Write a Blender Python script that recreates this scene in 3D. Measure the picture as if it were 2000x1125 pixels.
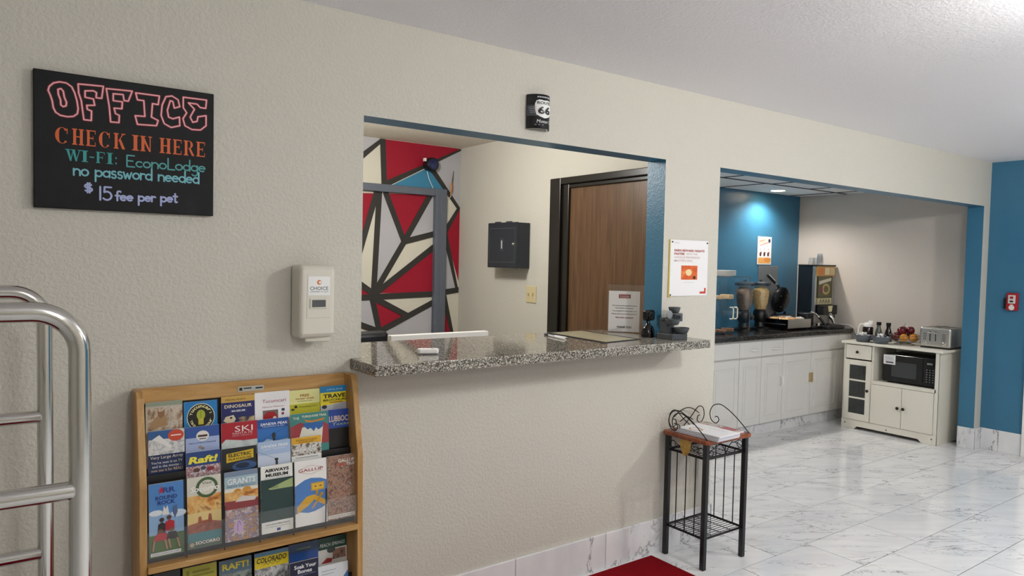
import bpy, bmesh, math, random
from mathutils import Vector, Matrix
random.seed(7)
for o in list(bpy.data.objects): bpy.data.objects.remove(o)
SC = bpy.context.scene; COL = SC.collection
V = Vector; R = math.radians; PI = math.pi
# ------------------------------------------------------------------ camera
FPX, YAW, PITCH, ROLL = 1394.1, 0.62826, -0.03945, 0.02146
CAM = V((0, -2.536, 1.52))
_f = V((math.sin(YAW)*math.cos(PITCH), math.cos(YAW)*math.cos(PITCH), math.sin(PITCH)))
_r0 = V((math.cos(YAW), -math.sin(YAW), 0)); _u0 = _r0.cross(_f)
_r = _r0*math.cos(ROLL)+_u0*math.sin(ROLL); _u = -_r0*math.sin(ROLL)+_u0*math.cos(ROLL)
cd = bpy.data.cameras.new('camera'); cam = bpy.data.objects.new('camera', cd); COL.objects.link(cam)
cd.sensor_width = 36; cd.lens = FPX/2000*36; cd.clip_start = .05
m = Matrix((_r, _u, -_f)).transposed().to_4x4(); m.translation = CAM; cam.matrix_world = m
SC.camera = cam
def at(px, py, axis, val):
    """photo pixel -> point on the plane axis = val (a wall, a floor, a worktop)"""
    d = _f+_r*((px-1000)/FPX)-_u*((py-562.5)/FPX)
    return CAM+d*((val-CAM[axis])/d[axis])
# ------------------------------------------------------------------ world, exposure
w = bpy.data.worlds.new('world'); SC.world = w; w.use_nodes = True
w.node_tree.nodes['Background'].inputs[0].default_value = (.55, .6, .65, 1)
w.node_tree.nodes['Background'].inputs[1].default_value = .35
SC.view_settings.view_transform = 'Standard'; SC.view_settings.look = 'None'
SC.view_settings.gamma = 1; SC.view_settings.use_curve_mapping = False
SC.view_settings.exposure = 0.25
LAMP_W = 38.0            # watts of each lobby ceiling fixture
LAMPS = [(.75, -2.75, .68), (2.75, -2.08, 1.3), (4.8, -2.3, 1.9), (.9, -4.5, .35), (4.3, -4.5, .55)]   # x, y, share of LAMP_W; the rear pair is unseen, added for bounce light
CEIL = 2.425; XR = 6.82; XL = -2.6; YB = -5.4; T = .125
# ------------------------------------------------------------------ materials
def lin(c):
    if isinstance(c, str):
        c = c.lstrip('#'); c = [int(c[i:i+2], 16)/255 for i in (0, 2, 4)]
    return tuple(x/12.92 if x <= .04045 else ((x+.055)/1.055)**2.4 for x in c)+(1,)
_mc = {}
def mat(c, rough=.5, metal=0, spec=.5, coat=0, emit=0, key=None):
    k = (c, rough, metal, spec, coat, emit)
    if k in _mc: return _mc[k]
    m = bpy.data.materials.new('paint_'+str(c).strip('#')); m.use_nodes = True
    b = m.node_tree.nodes['Principled BSDF']
    b.inputs['Base Color'].default_value = lin(c); b.inputs['Roughness'].default_value = rough
    b.inputs['Metallic'].default_value = metal; b.inputs['Specular IOR Level'].default_value = spec
    b.inputs['Coat Weight'].default_value = coat
    if emit:
        b.inputs['Emission Color'].default_value = lin(c); b.inputs['Emission Strength'].default_value = emit
    _mc[k] = m; return m
class NT:
    def __init__(s, name):
        s.m = bpy.data.materials.new(name); s.m.use_nodes = True; s.t = s.m.node_tree
        s.b = s.t.nodes['Principled BSDF']; s.tc = None
    def n(s, typ, **kw):
        n = s.t.nodes.new(typ)
        for k, v in kw.items():
            if k in n.inputs: n.inputs[k].default_value = v
            else: setattr(n, k, v)
        return n
    def l(s, a, b): s.t.links.new(a, b)
    def co(s, scale=(1, 1, 1), rand=False, rot=(0, 0, 0)):
        tc = s.n('ShaderNodeTexCoord'); mp = s.n('ShaderNodeMapping'); mp.inputs['Scale'].default_value = scale
        mp.inputs['Rotation'].default_value = rot
        s.l(tc.outputs['Object'], mp.inputs['Vector'])
        if rand:
            oi = s.n('ShaderNodeObjectInfo'); mu = s.n('ShaderNodeMath', operation='MULTIPLY'); mu.inputs[1].default_value = 37
            s.l(oi.outputs['Random'], mu.inputs[0]); s.l(mu.outputs[0], mp.inputs['Location'])
        return mp.outputs[0]
    def noise(s, vec, scale, detail=3, rough=.5, dist=0):
        n = s.n('ShaderNodeTexNoise'); n.inputs['Scale'].default_value = scale; n.inputs['Detail'].default_value = detail
        n.inputs['Roughness'].default_value = rough; n.inputs['Distortion'].default_value = dist
        s.l(vec, n.inputs['Vector']); return n.outputs['Fac']
    def ramp(s, fac, stops, interp='LINEAR'):
        r = s.n('ShaderNodeValToRGB'); r.color_ramp.interpolation = interp; e = r.color_ramp.elements
        while len(e) < len(stops): e.new(.5)
        for i, (p, c) in enumerate(stops): e[i].position = p; e[i].color = lin(c)
        s.l(fac, r.inputs[0]); return r.outputs[0]
    def bump(s, h, strength, dist=.01):
        b = s.n('ShaderNodeBump'); b.inputs['Strength'].default_value = strength; b.inputs['Distance'].default_value = dist
        s.l(h, b.inputs['Height']); s.l(b.outputs[0], s.b.inputs['Normal'])
    def set(s, **kw):
        for k, v in kw.items(): s.b.inputs[k.replace('_', ' ')].default_value = v
        return s
def plaster(name, col, rough=.6, bump=.35, scale=1.0, spec=.3):
    n = NT(name); n.set(Roughness=rough); n.b.inputs['Base Color'].default_value = lin(col)
    n.b.inputs['Specular IOR Level'].default_value = spec
    v = n.co(); a = n.noise(v, 78*scale, 3, .55, .4); b = n.noise(v, 200*scale, 2, .5)
    r = n.ramp(a, [(.38, '#000000'), (.62, '#ffffff')])
    ad = n.n('ShaderNodeMath', operation='MULTIPLY_ADD'); n.l(b, ad.inputs[0]); ad.inputs[1].default_value = .35; n.l(r, ad.inputs[2])
    n.bump(ad.outputs[0], bump, .006); return n.m
M = {}
M['wall'] = plaster('beige_plaster', '#cfcbc0', .55, .26)
M['wall_smooth'] = plaster('beige_wall_paint', '#cfccc2', .6, .10)
M['wall_niche'] = plaster('grey_beige_wallpaper', '#cfc7be', .6, .12, 1.6)
M['blue'] = plaster('blue_semigloss_paint', '#387190', .36, .12, 1.2, .5)
M['ceil'] = plaster('white_ceiling_texture', '#efeef1', .5, .16, .9)
M['popcorn'] = plaster('popcorn_ceiling', '#efe7d6', .9, 1.0, 1.0)
def marble(name, sc=1.0, rough=.10):
    n = NT(name); n.set(Roughness=rough); v0 = n.co((1, 1, 1), True, (0, 0, R(33)))
    mp = n.n('ShaderNodeMapping'); mp.inputs['Scale'].default_value = (.8, 3.2, 1); n.l(v0, mp.inputs['Vector']); v = mp.outputs[0]
    a = n.noise(v, 2.4*sc, 7, .62, 1.5)
    s_ = n.n('ShaderNodeMath', operation='SUBTRACT'); n.l(a, s_.inputs[0]); s_.inputs[1].default_value = .5
    ab = n.n('ShaderNodeMath', operation='ABSOLUTE'); n.l(s_.outputs[0], ab.inputs[0])
    vein = n.ramp(ab.outputs[0], [(0, '#85878c'), (.004, '#b0b1b5'), (.013, '#ffffff')])
    msk = n.ramp(n.noise(v, 1.5*sc, 2), [(.44, '#ffffff'), (.56, '#000000')])
    cloud = n.ramp(n.noise(v, 4, 4), [(.3, '#dcdde0'), (.7, '#ececec')])
    mx = n.n('ShaderNodeMix', data_type='RGBA'); n.l(msk, mx.inputs[0]); n.l(vein, mx.inputs[6]); mx.inputs[7].default_value = (1, 1, 1, 1)
    mu = n.n('ShaderNodeMix', data_type='RGBA', blend_type='MULTIPLY'); mu.inputs[0].default_value = 1
    n.l(mx.outputs[2], mu.inputs[6]); n.l(cloud, mu.inputs[7]); n.l(mu.outputs[2], n.b.inputs['Base Color']); return n.m
M['tile'] = marble('marble_floor_tile'); M['base_tile'] = marble('marble_base_tile', .55, .2)
M['grout'] = mat('#747477', .8)
def granite(name, stops, scale, rough=.07):
    n = NT(name); v = n.co(); n.set(Roughness=rough, Specular_IOR_Level=.5)
    vo = n.n('ShaderNodeTexVoronoi'); vo.inputs['Scale'].default_value = scale; n.l(v, vo.inputs['Vector'])
    bw = n.n('ShaderNodeSeparateColor'); n.l(vo.outputs['Color'], bw.inputs[0])
    ad = n.n('ShaderNodeMath', operation='MULTIPLY_ADD'); n.l(n.noise(v, scale*.7, 3), ad.inputs[0]); ad.inputs[1].default_value = .45
    mu = n.n('ShaderNodeMath', operation='MULTIPLY'); n.l(bw.outputs[0], mu.inputs[0]); mu.inputs[1].default_value = .6; n.l(mu.outputs[0], ad.inputs[2])
    n.l(n.ramp(ad.outputs[0], stops, 'CONSTANT'), n.b.inputs['Base Color']); return n.m
M['granite'] = granite('speckled_granite', [(0, '#353330'), (.32, '#625e57'), (.47, '#858077'), (.64, '#b3ada1'), (.76, '#d4cfc4')], 250)
M['granite_dark'] = granite('dark_laminate_worktop', [(0, '#1c1b1b'), (.4, '#2c2a29'), (.62, '#3d3a38'), (.76, '#5a5652')], 160, .16)
def wood(name, c1, c2, c3, scale=(1, 1, 1), rough=.4, sc=9):
    n = NT(name); v = n.co(scale); n.set(Roughness=rough)
    a = n.noise(v, sc, 5, .6, .8); n.l(n.ramp(a, [(.28, c1), (.5, c2), (.72, c3)]), n.b.inputs['Base Color'])
    n.bump(a, .05, .002); return n.m
M['oak'] = wood('oak_rack_wood', '#a0753c', '#b98d52', '#cca56c', (3, 3, .35))
M['oak_h'] = wood('oak_rack_wood_horizontal', '#a0753c', '#b98d52', '#cca56c', (.35, 3, 3))
M['door_wood'] = wood('walnut_door_veneer', '#48321f', '#5f442c', '#705338', (3, 6, .32), .35, 7)
M['stand_wood'] = wood('red_brown_table_wood', '#6b2f16', '#8a4523', '#9c5630', (.6, 5, 3), .25)
M['carpet'] = None
n = NT('red_carpet'); n.set(Roughness=1, Specular_IOR_Level=.1); v = n.co(); a = n.noise(v, 420, 2)
n.l(n.ramp(a, [(.3, '#5c0209'), (.6, '#8d0513'), (.8, '#a50a1c')]), n.b.inputs['Base Color']); n.bump(a, 1, .004); M['carpet'] = n.m
def brushed(name, c, rough=.3):
    n = NT(name); n.set(Metallic=1, Roughness=rough); n.b.inputs['Base Color'].default_value = lin(c)
    a = n.noise(n.co((1, 1, 60)), 30, 2); n.bump(a, .05, .001); return n.m
M['chrome'] = mat('#d6d4cf', .13, 1); M['steel'] = brushed('brushed_steel', '#cbc9c4', .34)
M['steel_plate'] = mat('#7d8386', .42, .45)
M['black_metal'] = mat('#101113', .35, 0, .5); M['black'] = mat('#0c0c0e', .4); M['black_gloss'] = mat('#08080a', .12)
M['wire'] = mat('#141210', .35, .4); M['white'] = mat('#f0eeea', .45); M['cab_white'] = mat('#e6e4e0', .38)
M['cream'] = mat('#e6e2d5', .4); M['plastic_cream'] = mat('#dedacd', .4); M['paper'] = mat('#f0eff0', .6)
M['almond'] = mat('#d8cba0', .4)
def clear(name, tint='#ffffff', refl=.045, rough=.03):
    m = bpy.data.materials.new(name); m.use_nodes = True; t = m.node_tree; t.nodes.remove(t.nodes['Principled BSDF'])
    o = t.nodes['Material Output']; tr = t.nodes.new('ShaderNodeBsdfTransparent'); tr.inputs[0].default_value = lin(tint)
    g = t.nodes.new('ShaderNodeBsdfGlossy'); g.inputs['Roughness'].default_value = rough
    mx = t.nodes.new('ShaderNodeMixShader'); mx.inputs[0].default_value = refl
    t.links.new(tr.outputs[0], mx.inputs[1]); t.links.new(g.outputs[0], mx.inputs[2]); t.links.new(mx.outputs[0], o.inputs[0]); return m
M['clear'] = clear('clear_acrylic'); M['smoke'] = clear('smoked_glass', '#b4bcba', .10); M['cup'] = clear('clear_cup_plastic', '#f3f5f7', .3, .2)
def photo(name, cols, scale=30, seed=0):
    """a printed photograph: blotches of a few ink colours"""
    n = NT(name); v = n.co(); a = n.noise(v, scale, 5, .65, .6); k = len(cols)
    n.l(n.ramp(a, [(.30+.40*i/max(1, k-1), c) for i, c in enumerate(cols)]), n.b.inputs['Base Color']); n.set(Roughness=.35); return n.m
PH = {'cat': photo('print_desert_animals', ['#5b4a3a', '#a58a6c', '#cfc4b6', '#8d8378'], 34),
 'car': photo('print_red_car', ['#3b2c28', '#a3151f', '#b8a99b'], 60), 'bones': photo('print_fossil_bones', ['#1b2050', '#3b3550', '#b79f72', '#d8c79b'], 40),
 'raft': photo('print_river_rafters', ['#3a4a66', '#e9ebef', '#8d2f38', '#d6d2cf', '#5d6f8c'], 60), 'dish': photo('print_radio_dishes', ['#5d6672', '#b9bcc0', '#e3e2de', '#77706a'], 50),
 'snow': photo('print_snow_slope', ['#9aa7ab', '#c9d2d2', '#e2e6e4'], 20), 'train': photo('print_steam_train', ['#2a2622', '#6e5a44', '#e8e6e2', '#55503f', '#8d6b3a'], 45),
 'rock': photo('print_canyon_rider', ['#4b322a', '#7d5646', '#a98672', '#57423a', '#c9b5a6'], 48), 'sunset': photo('print_desert_sunset', ['#7a3b1e', '#c97f35', '#e9c27a', '#8f4a2a'], 22),
 'mission': photo('print_mission_church', ['#6a3226', '#8f4b38', '#a96450', '#57302a'], 26), 'town': photo('print_town_collage', ['#b88f86', '#d9c8bd', '#7d6f8f', '#c79a62', '#8d5a5a'], 50),
 'river': photo('print_grey_rapids', ['#2b3430', '#5b655f', '#9aa39c', '#454d48'], 40), 'silver': photo('print_black_white_scene', ['#1d1d1f', '#8e8f91', '#dcdcdc', '#3b3b3d'], 45),
 'mag': photo('print_food_magazine', ['#4b2b2a', '#b26a62', '#dcd3cf', '#7d8a55', '#6a3434'], 30)}
# ------------------------------------------------------------------ mesh builder
_tx = {}
def text_mesh(s, bold):
    if (s, bold) in _tx: return _tx[(s, bold)]
    c = bpy.data.curves.new('t', 'FONT'); c.body = s; c.resolution_u = 2; c.offset = bold; c.size = 1
    o = bpy.data.objects.new('t', c); COL.objects.link(o)
    me = bpy.data.meshes.new_from_object(o.evaluated_get(bpy.context.evaluated_depsgraph_get()))
    vs = [v.co.copy() for v in me.vertices]; fs = [tuple(p.vertices) for p in me.polygons]
    bpy.data.objects.remove(o); bpy.data.curves.remove(c); bpy.data.meshes.remove(me)
    if not vs: vs = [V((0, 0, 0))]
    x0 = min(v.x for v in vs); x1 = max(v.x for v in vs); y0 = min(v.y for v in vs); y1 = max(v.y for v in vs)
    _tx[(s, bold)] = (vs, fs, x0, x1, y0, y1); return _tx[(s, bold)]
class MB:
    def __init__(s, fr=None): s.eps = 0.; s.v = []; s.f = []; s.mi = []; s.mats = []; s.fr = fr; s.smooth = []
    def mt(s, m):
        if m not in s.mats: s.mats.append(m)
        return s.mats.index(m)
    def add(s, vs, fs, m, smooth=False):
        b = len(s.v); i = s.mt(m)
        s.v += [s.fr @ V(p) if s.fr else V(p) for p in vs]
        for k, f in enumerate(fs):
            s.f.append(tuple(b+q for q in f)); s.mi.append(i); s.smooth.append(smooth)
        return s
    def box(s, a, b, m, fm=None):
        """fm: {face: material}; faces x0 x1 y0 y1 z0 z1"""
        x0, y0, z0 = [min(p, q) for p, q in zip(a, b)]; x1, y1, z1 = [max(p, q) for p, q in zip(a, b)]
        vs = [(x0, y0, z0), (x1, y0, z0), (x1, y1, z0), (x0, y1, z0), (x0, y0, z1), (x1, y0, z1), (x1, y1, z1), (x0, y1, z1)]
        F = {'z0': (3, 2, 1, 0), 'z1': (4, 5, 6, 7), 'y0': (0, 1, 5, 4), 'y1': (2, 3, 7, 6), 'x0': (3, 0, 4, 7), 'x1': (1, 2, 6, 5)}
        b0 = len(s.v); s.v += [s.fr @ V(p) if s.fr else V(p) for p in vs]
        for k, f in F.items():
            s.f.append(tuple(b0+q for q in f)); s.mi.append(s.mt((fm or {}).get(k, m))); s.smooth.append(False)
        return s
    def tube(s, path, r, m, n=8, closed=False, cap=True):
        P = [V(p) for p in path]; N = len(P); rr = r if isinstance(r, (list, tuple)) else [r]*N
        vs = []; ref = None
        for i, p in enumerate(P):
            a = P[(i-1) % N] if (i or closed) else p; b = P[(i+1) % N] if (i < N-1 or closed) else p
            t = (b-a).normalized()
            if ref is None: ref = V((0, 0, 1)) if abs(t.z) < .9 else V((1, 0, 0))
            x = (ref-t*ref.dot(t)).normalized(); y = t.cross(x); ref = x
            vs += [p+(x*math.cos(2*PI*k/n)+y*math.sin(2*PI*k/n))*rr[i] for k in range(n)]
        fs = []
        for i in range(N if closed else N-1):
            j = (i+1) % N
            fs += [(i*n+k, i*n+(k+1) % n, j*n+(k+1) % n, j*n+k) for k in range(n)]
        s.add(vs, fs, m, True)
        if cap and not closed: s.add(vs[:n], [tuple(reversed(range(n)))], m); s.add(vs[-n:], [tuple(range(n))], m)
        return s
    def lathe(s, prof, c, m, n=20, axis=2, smooth=True):
        """prof: (radius, height) pairs turned about the given axis through c"""
        c = V(c); vs = []
        for r_, h in prof:
            for k in range(n):
                a = 2*PI*k/n; q = [r_*math.cos(a), r_*math.sin(a), h]
                q = q if axis == 2 else ([h, q[0], q[1]] if axis == 0 else [q[1], h, q[0]])
                vs.append(c+V(q))
        fs = [(i*n+k, i*n+(k+1) % n, (i+1)*n+(k+1) % n, (i+1)*n+k) for i in range(len(prof)-1) for k in range(n)]
        s.add(vs, fs, m, smooth)
        if prof[0][0] > 1e-5: s.add(vs[:n], [tuple(reversed(range(n)))], m)
        if prof[-1][0] > 1e-5: s.add(vs[-n:], [tuple(range(n))], m)
        return s
    def prism(s, poly, axis, a, b, m, side=None):
        """polygon in the two other axes (in xyz order) pushed from a to b along axis"""
        def up(p, h): q = list(p); q.insert(axis, h); return q
        n = len(poly); vs = [up(p, a) for p in poly]+[up(p, b) for p in poly]
        s.add(vs, [tuple(reversed(range(n))), tuple(range(n, 2*n))], m)
        return s.add(vs, [(k, (k+1) % n, n+(k+1) % n, n+k) for k in range(n)], side or m)
    def sphere(s, c, r, m, n=12, k=8, sc=(1, 1, 1)):
        c = V(c); prof = [(math.sin(PI*i/k), -math.cos(PI*i/k)) for i in range(k+1)]
        vs = [c+V((p*r*math.cos(2*PI*j/n)*sc[0], p*r*math.sin(2*PI*j/n)*sc[1], h*r*sc[2])) for p, h in prof for j in range(n)]
        return s.add(vs, [(i*n+j, i*n+(j+1) % n, (i+1)*n+(j+1) % n, (i+1)*n+j) for i in range(k) for j in range(n)], m, True)
    def grid(s, fn, nu, nv, m, smooth=True):
        vs = [fn(i/nu, j/nv) for j in range(nv+1) for i in range(nu+1)]
        return s.add(vs, [(j*(nu+1)+i, j*(nu+1)+i+1, (j+1)*(nu+1)+i+1, (j+1)*(nu+1)+i) for j in range(nv) for i in range(nu)], m, smooth)
    # ---- flat print on a plane given by s.fr-local x (right), y (up), z (out)
    def rect(s, u0, v0, u1, v1, m, n=0): return s.add([(u0, v0, n), (u1, v0, n), (u1, v1, n), (u0, v1, n)], [(0, 1, 2, 3)], m)
    def poly(s, pts, m, n=0): return s.add([(p[0], p[1], n) for p in pts], [tuple(range(len(pts)))], m)
    def ell(s, cu, cv, ru, rv, m, n=0, k=24): return s.poly([(cu+ru*math.cos(2*PI*i/k), cv+rv*math.sin(2*PI*i/k)) for i in range(k)], m, n)
    def text(s, t, cu, cv, w, m, n=0, h=None, bold=0, rot=0, skew=0):
        vs, fs, x0, x1, y0, y1 = text_mesh(t, bold)
        k = w/max(1e-6, x1-x0); ky = (h/max(1e-6, y1-y0)) if h else k
        c, sn = math.cos(rot), math.sin(rot); out = []
        for p in vs:
            a = (p.x-(x0+x1)/2)*k; b = (p.y-(y0+y1)/2)*ky; a += b*skew
            out.append((cu+a*c-b*sn, cv+a*sn+b*c, n))
        return s.add(out, fs, m)
    def ribbon(s, pts, wd, m, n=0, closed=False):
        P = [V((p[0], p[1])) for p in pts]
        for a, b in zip(P, P[1:]+([P[0]] if closed else [])):
            d = b-a
            if d.length < 1e-7: continue
            d.normalize(); q = V((-d.y, d.x))*wd/2
            s.eps += 4e-6; z = n+s.eps
            s.add([(*(a-q), z), (*(b-q), z), (*(b+q), z), (*(a+q), z)], [(0, 1, 2, 3)], m)
        for p in P:
            s.eps += 4e-6; s.ell(p.x, p.y, wd/2, wd/2, m, n+s.eps, 8)
        s.eps %= 5e-4
        return s
    def build(s, name, parent=None, bevel=0, loc=None, kind=None, seg=2, solid=0):
        me = bpy.data.meshes.new(name); me.from_pydata([tuple(p) for p in s.v], [], s.f); me.validate()
        for q in s.mats: me.materials.append(q)
        if len(me.polygons) == len(s.mi):
            me.polygons.foreach_set('material_index', s.mi); me.polygons.foreach_set('use_smooth', [bool(q) for q in s.smooth])
        me.update(); o = bpy.data.objects.new(name, me); COL.objects.link(o)
        if any(s.smooth): me.set_sharp_from_angle(angle=R(50))
        if parent: o.parent = parent
        if loc is not None: o.location = loc
        if bevel:
            bm = bmesh.new(); bm.from_mesh(me); bmesh.ops.remove_doubles(bm, verts=bm.verts, dist=1e-6); bmesh.ops.recalc_face_normals(bm, faces=bm.faces); bm.to_mesh(me); bm.free()
            b = o.modifiers.new('bevel', 'BEVEL'); b.width = bevel; b.segments = seg; b.limit_method = 'ANGLE'; b.angle_limit = R(40)
        if solid:
            q = o.modifiers.new('solid', 'SOLIDIFY'); q.thickness = solid; q.offset = 0
        if kind: o['kind'] = kind
        return o
def plane_frame(o, right, up):
    r_, u_ = V(right).normalized(), V(up).normalized(); n_ = r_.cross(u_)
    m = Matrix((r_, u_, n_)).transposed().to_4x4(); m.translation = V(o); return m
FW = Matrix(((1, 0, 0, 0), (0, 0, -1, 0), (0, 1, 0, 0), (0, 0, 0, 1)))     # local plane: right +x, up +z, out -y
FX = Matrix(((0, 0, -1, 0), (-1, 0, 0, 0), (0, 1, 0, 0), (0, 0, 0, 1)))    # right -y, up +z, out -x
def thing(name, label, cat, loc=(0, 0, 0), rot=(0, 0, 0), group=None):
    o = bpy.data.objects.new(name, None); COL.objects.link(o); o.empty_display_size = .05
    o.location = loc; o.rotation_euler = rot; o['label'] = label; o['category'] = cat
    if group: o['group'] = group
    return o
def tag(o, label, cat, group=None):
    o['label'] = label; o['category'] = cat
    if group: o['group'] = group
    return o
def struct(o, label=None):
    o['kind'] = 'structure'
    if label: o['label'] = label
    return o
def clone(o, parent=None, loc=None):
    c = o.copy(); COL.objects.link(c)
    if parent: c.parent = parent
    if loc is not None: c.location = loc
    return c
def tree_copy(root, loc=None, rot=None, label=None):
    r_ = clone(root, None, loc)
    if rot is not None: r_.rotation_euler = rot
    if label: r_['label'] = label
    for ch in root.children:
        c = clone(ch, r_)
        for g in ch.children: clone(g, c)
    return r_
# ------------------------------------------------------------------ lobby ceiling fixtures (light the room)
lf0 = None
for i, (x, y, k) in enumerate(LAMPS):
    t = thing('ceiling_light', ['round white ceiling light above the luggage cart side of the lobby', 'round white ceiling light in the middle of the lobby ceiling',
        'round white ceiling light nearest the blue wall', 'unseen round fill light added at the back left of the lobby ceiling', 'unseen round fill light added at the back right of the lobby ceiling'][i], 'ceiling light', (x, y, CEIL), group='lobby ceiling lights')
    b = MB(); b.lathe([(.19, 0), (.19, -.03), (.175, -.035)], (0, 0, 0), M['white'], 32); b.build('lamp_base', t)
    b = MB(); b.lathe([(.172, -.035), (.165, -.055), (.12, -.075), (.05, -.083), (.0001, -.085)], (0, 0, 0), mat('#ffffff', .4, emit=3.0), 32); b.build('lamp_shade', t)
    ld = bpy.data.lights.new('lobby_lamp_light', 'POINT'); ld.shadow_soft_size = .09; ld.energy = LAMP_W*k; ld.color = (1, .985, .955)
    lo = bpy.data.objects.new('lamp_bulb', ld); COL.objects.link(lo); lo.parent = t; lo.location = (0, 0, -.125)
# ------------------------------------------------------------------ shell
OX0, OX1, OZ0, OZ1 = 1.134, 2.805, 1.094, 2.053       # service window of the office
NX0, NX1 = 3.244, 6.70                               # breakfast niche opening
NXW, NYB, NC = 7.0, 1.88, 2.26                       # niche right wall, back wall, ceiling
OXW, OYB, OXL = 3.12, 2.515, -.4                      # office right wall, back wall, left wall
W, B = M['wall'], M['blue']
b = MB()
b.box((XL, 0, 0), (OX0, T, CEIL), W)
b.box((OX0, 0, 0), (OX1, T, OZ0), W)
b.box((OX0, 0, OZ1), (OX1, T, CEIL), W, {'z0': B})
b.box((OX1, 0, 0), (NX0, T, CEIL), W, {'x0': B})
b.box((NX0, 0, OZ1), (NX1, T, CEIL), W, {'z0': B})
b.box((NX1, 0, 0), (XR, T, CEIL), W, {'x0': B})
struct(b.build('wall_front'), 'textured beige wall with office window and breakfast niche opening')
for nm, a, c, m_ in (('wall_right', (XR, YB, 0), (XR+.15, .125, CEIL), B), ('wall_left', (XL-.12, YB, 0), (XL, 0, CEIL), W), ('wall_rear', (XL, YB-.12, 0), (XR, YB, CEIL), W),
        ('wall_niche_back', (NX0, NYB, 0), (NXW, NYB+.1, NC+.15), B), ('wall_niche_right', (NXW, T, 0), (NXW+.1, NYB+.1, NC+.15), M['wall_niche']),
        ('wall_office_right', (OXW, T, 0), (NX0, OYB, CEIL), M['wall_smooth']), ('wall_office_left', (OXL-.1, T, 0), (OXL, OYB, CEIL), M['wall_smooth'])):
    struct(MB().box(a, c, m_).build(nm))
struct(MB().box((XL, YB, CEIL), (XR, T, CEIL+.1), M['ceil']).build('ceiling'), 'white textured lobby ceiling')
struct(MB().box((OXL, T, CEIL), (NX0, OYB, CEIL+.1), M['popcorn']).build('ceiling_office'), 'popcorn ceiling of the office')
# floor: grout bed with marble tiles laid in running bond
fl = struct(MB().box((XL, YB, -.06), (NXW, OYB, -.0025), M['grout']).build('floor'), 'white marble tile floor with grey veins')
TP, TY = .565, .3235; g_ = .0024; Z0 = -.0055
def tile_mesh(w_, d_):
    c = .0004
    b = MB(); x, y = w_/2-g_, d_/2-g_
    vs = [(-x, -y, Z0), (x, -y, Z0), (x, y, Z0), (-x, y, Z0), (-x, -y, -c), (x, -y, -c), (x, y, -c), (-x, y, -c), (-x+c, -y+c, 0), (x-c, -y+c, 0), (x-c, y-c, 0), (-x+c, y-c, 0)]
    fs = [(0, 1, 5, 4), (1, 2, 6, 5), (2, 3, 7, 6), (3, 0, 4, 7), (4, 5, 9, 8), (5, 6, 10, 9), (6, 7, 11, 10), (7, 4, 8, 11), (8, 9, 10, 11)]
    b.add(vs, fs, M['tile']); return b
full = None; rest = MB()
for k in range(-16, 9):
    ya = -.708+k*TY; yb = ya+TY
    off = 3.592 if k % 2 == 0 else 3.592+TP/2
    for j in range(-12, 9):
        xa = off+j*TP; xb = xa+TP
        xa, xb = max(xa, XL), min(xb, NXW if ya > .1 else XR)
        if xb-xa < .02 or yb < YB or ya > 1.3: continue
        cx, cy = (xa+xb)/2, (ya+yb)/2
        if cx > 1.7 and -2.0 < cy and (cy > -1.1 or cx > 2.2):
            if abs(xb-xa-TP) < 1e-4:
                if full is None: full = tile_mesh(TP, TY).build('tile', fl, loc=(cx, cy, 0))
                else: clone(full, fl, (cx, cy, 0))
            else: tile_mesh(xb-xa, TY).build('tile', fl, loc=(cx, cy, 0))
        elif ya > YB:
            q = tile_mesh(xb-xa, TY); rest.fr = Matrix.Translation((cx, cy, 0)); rest.add(q.v, q.f, M['tile'])
rest.fr = None; rest.build('tile_field', fl, kind='stuff')
# baseboards of the same marble, piece by piece
BH = .178
def base_run(name, pts, fixed, axis, sign):
    """pts: joints along the wall; fixed: wall face; axis: direction of the run; sign: side it stands on"""
    root = struct(MB().box(*(((pts[0], fixed, .0), (pts[-1], fixed+sign*.004, BH-.004)) if axis == 0 else ((fixed, pts[0], 0), (fixed+sign*.004, pts[-1], BH-.004))), M['grout']).build(name))
    for a, c in zip(pts, pts[1:]):
        L = abs(c-a)/2-.0012; mid = (a+c)/2
        if axis == 0: o = MB().box((-L, 0, 0), (L, sign*.011, BH), M['base_tile']).build('tile', root, .0015, (mid, fixed, .0), seg=1)
        else: o = MB().box((0, -L, 0), (sign*.011, L, BH), M['base_tile']).build('tile', root, .0015, (fixed, mid, .0), seg=1)
js = [1.888+.554*k for k in range(-8, 3)]+[NX0]
base_run('baseboard_front', [XL]+js, 0, 0, -1)
base_run('baseboard_pier', [NX1, XR], 0, 0, -1)
base_run('baseboard_jamb', [-.011, T], NX1, 1, -1)
base_run('baseboard_right', [-.011, -.145, -.31], XR, 1, -1)
base_run('baseboard_left_jamb', [-.011, T], NX0, 1, 1)
tk = [NX0+.2+.61*k for k in range(6)]+[NXW]
base_run('baseboard_toe_kick', tk, 1.30, 0, -1)
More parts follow.
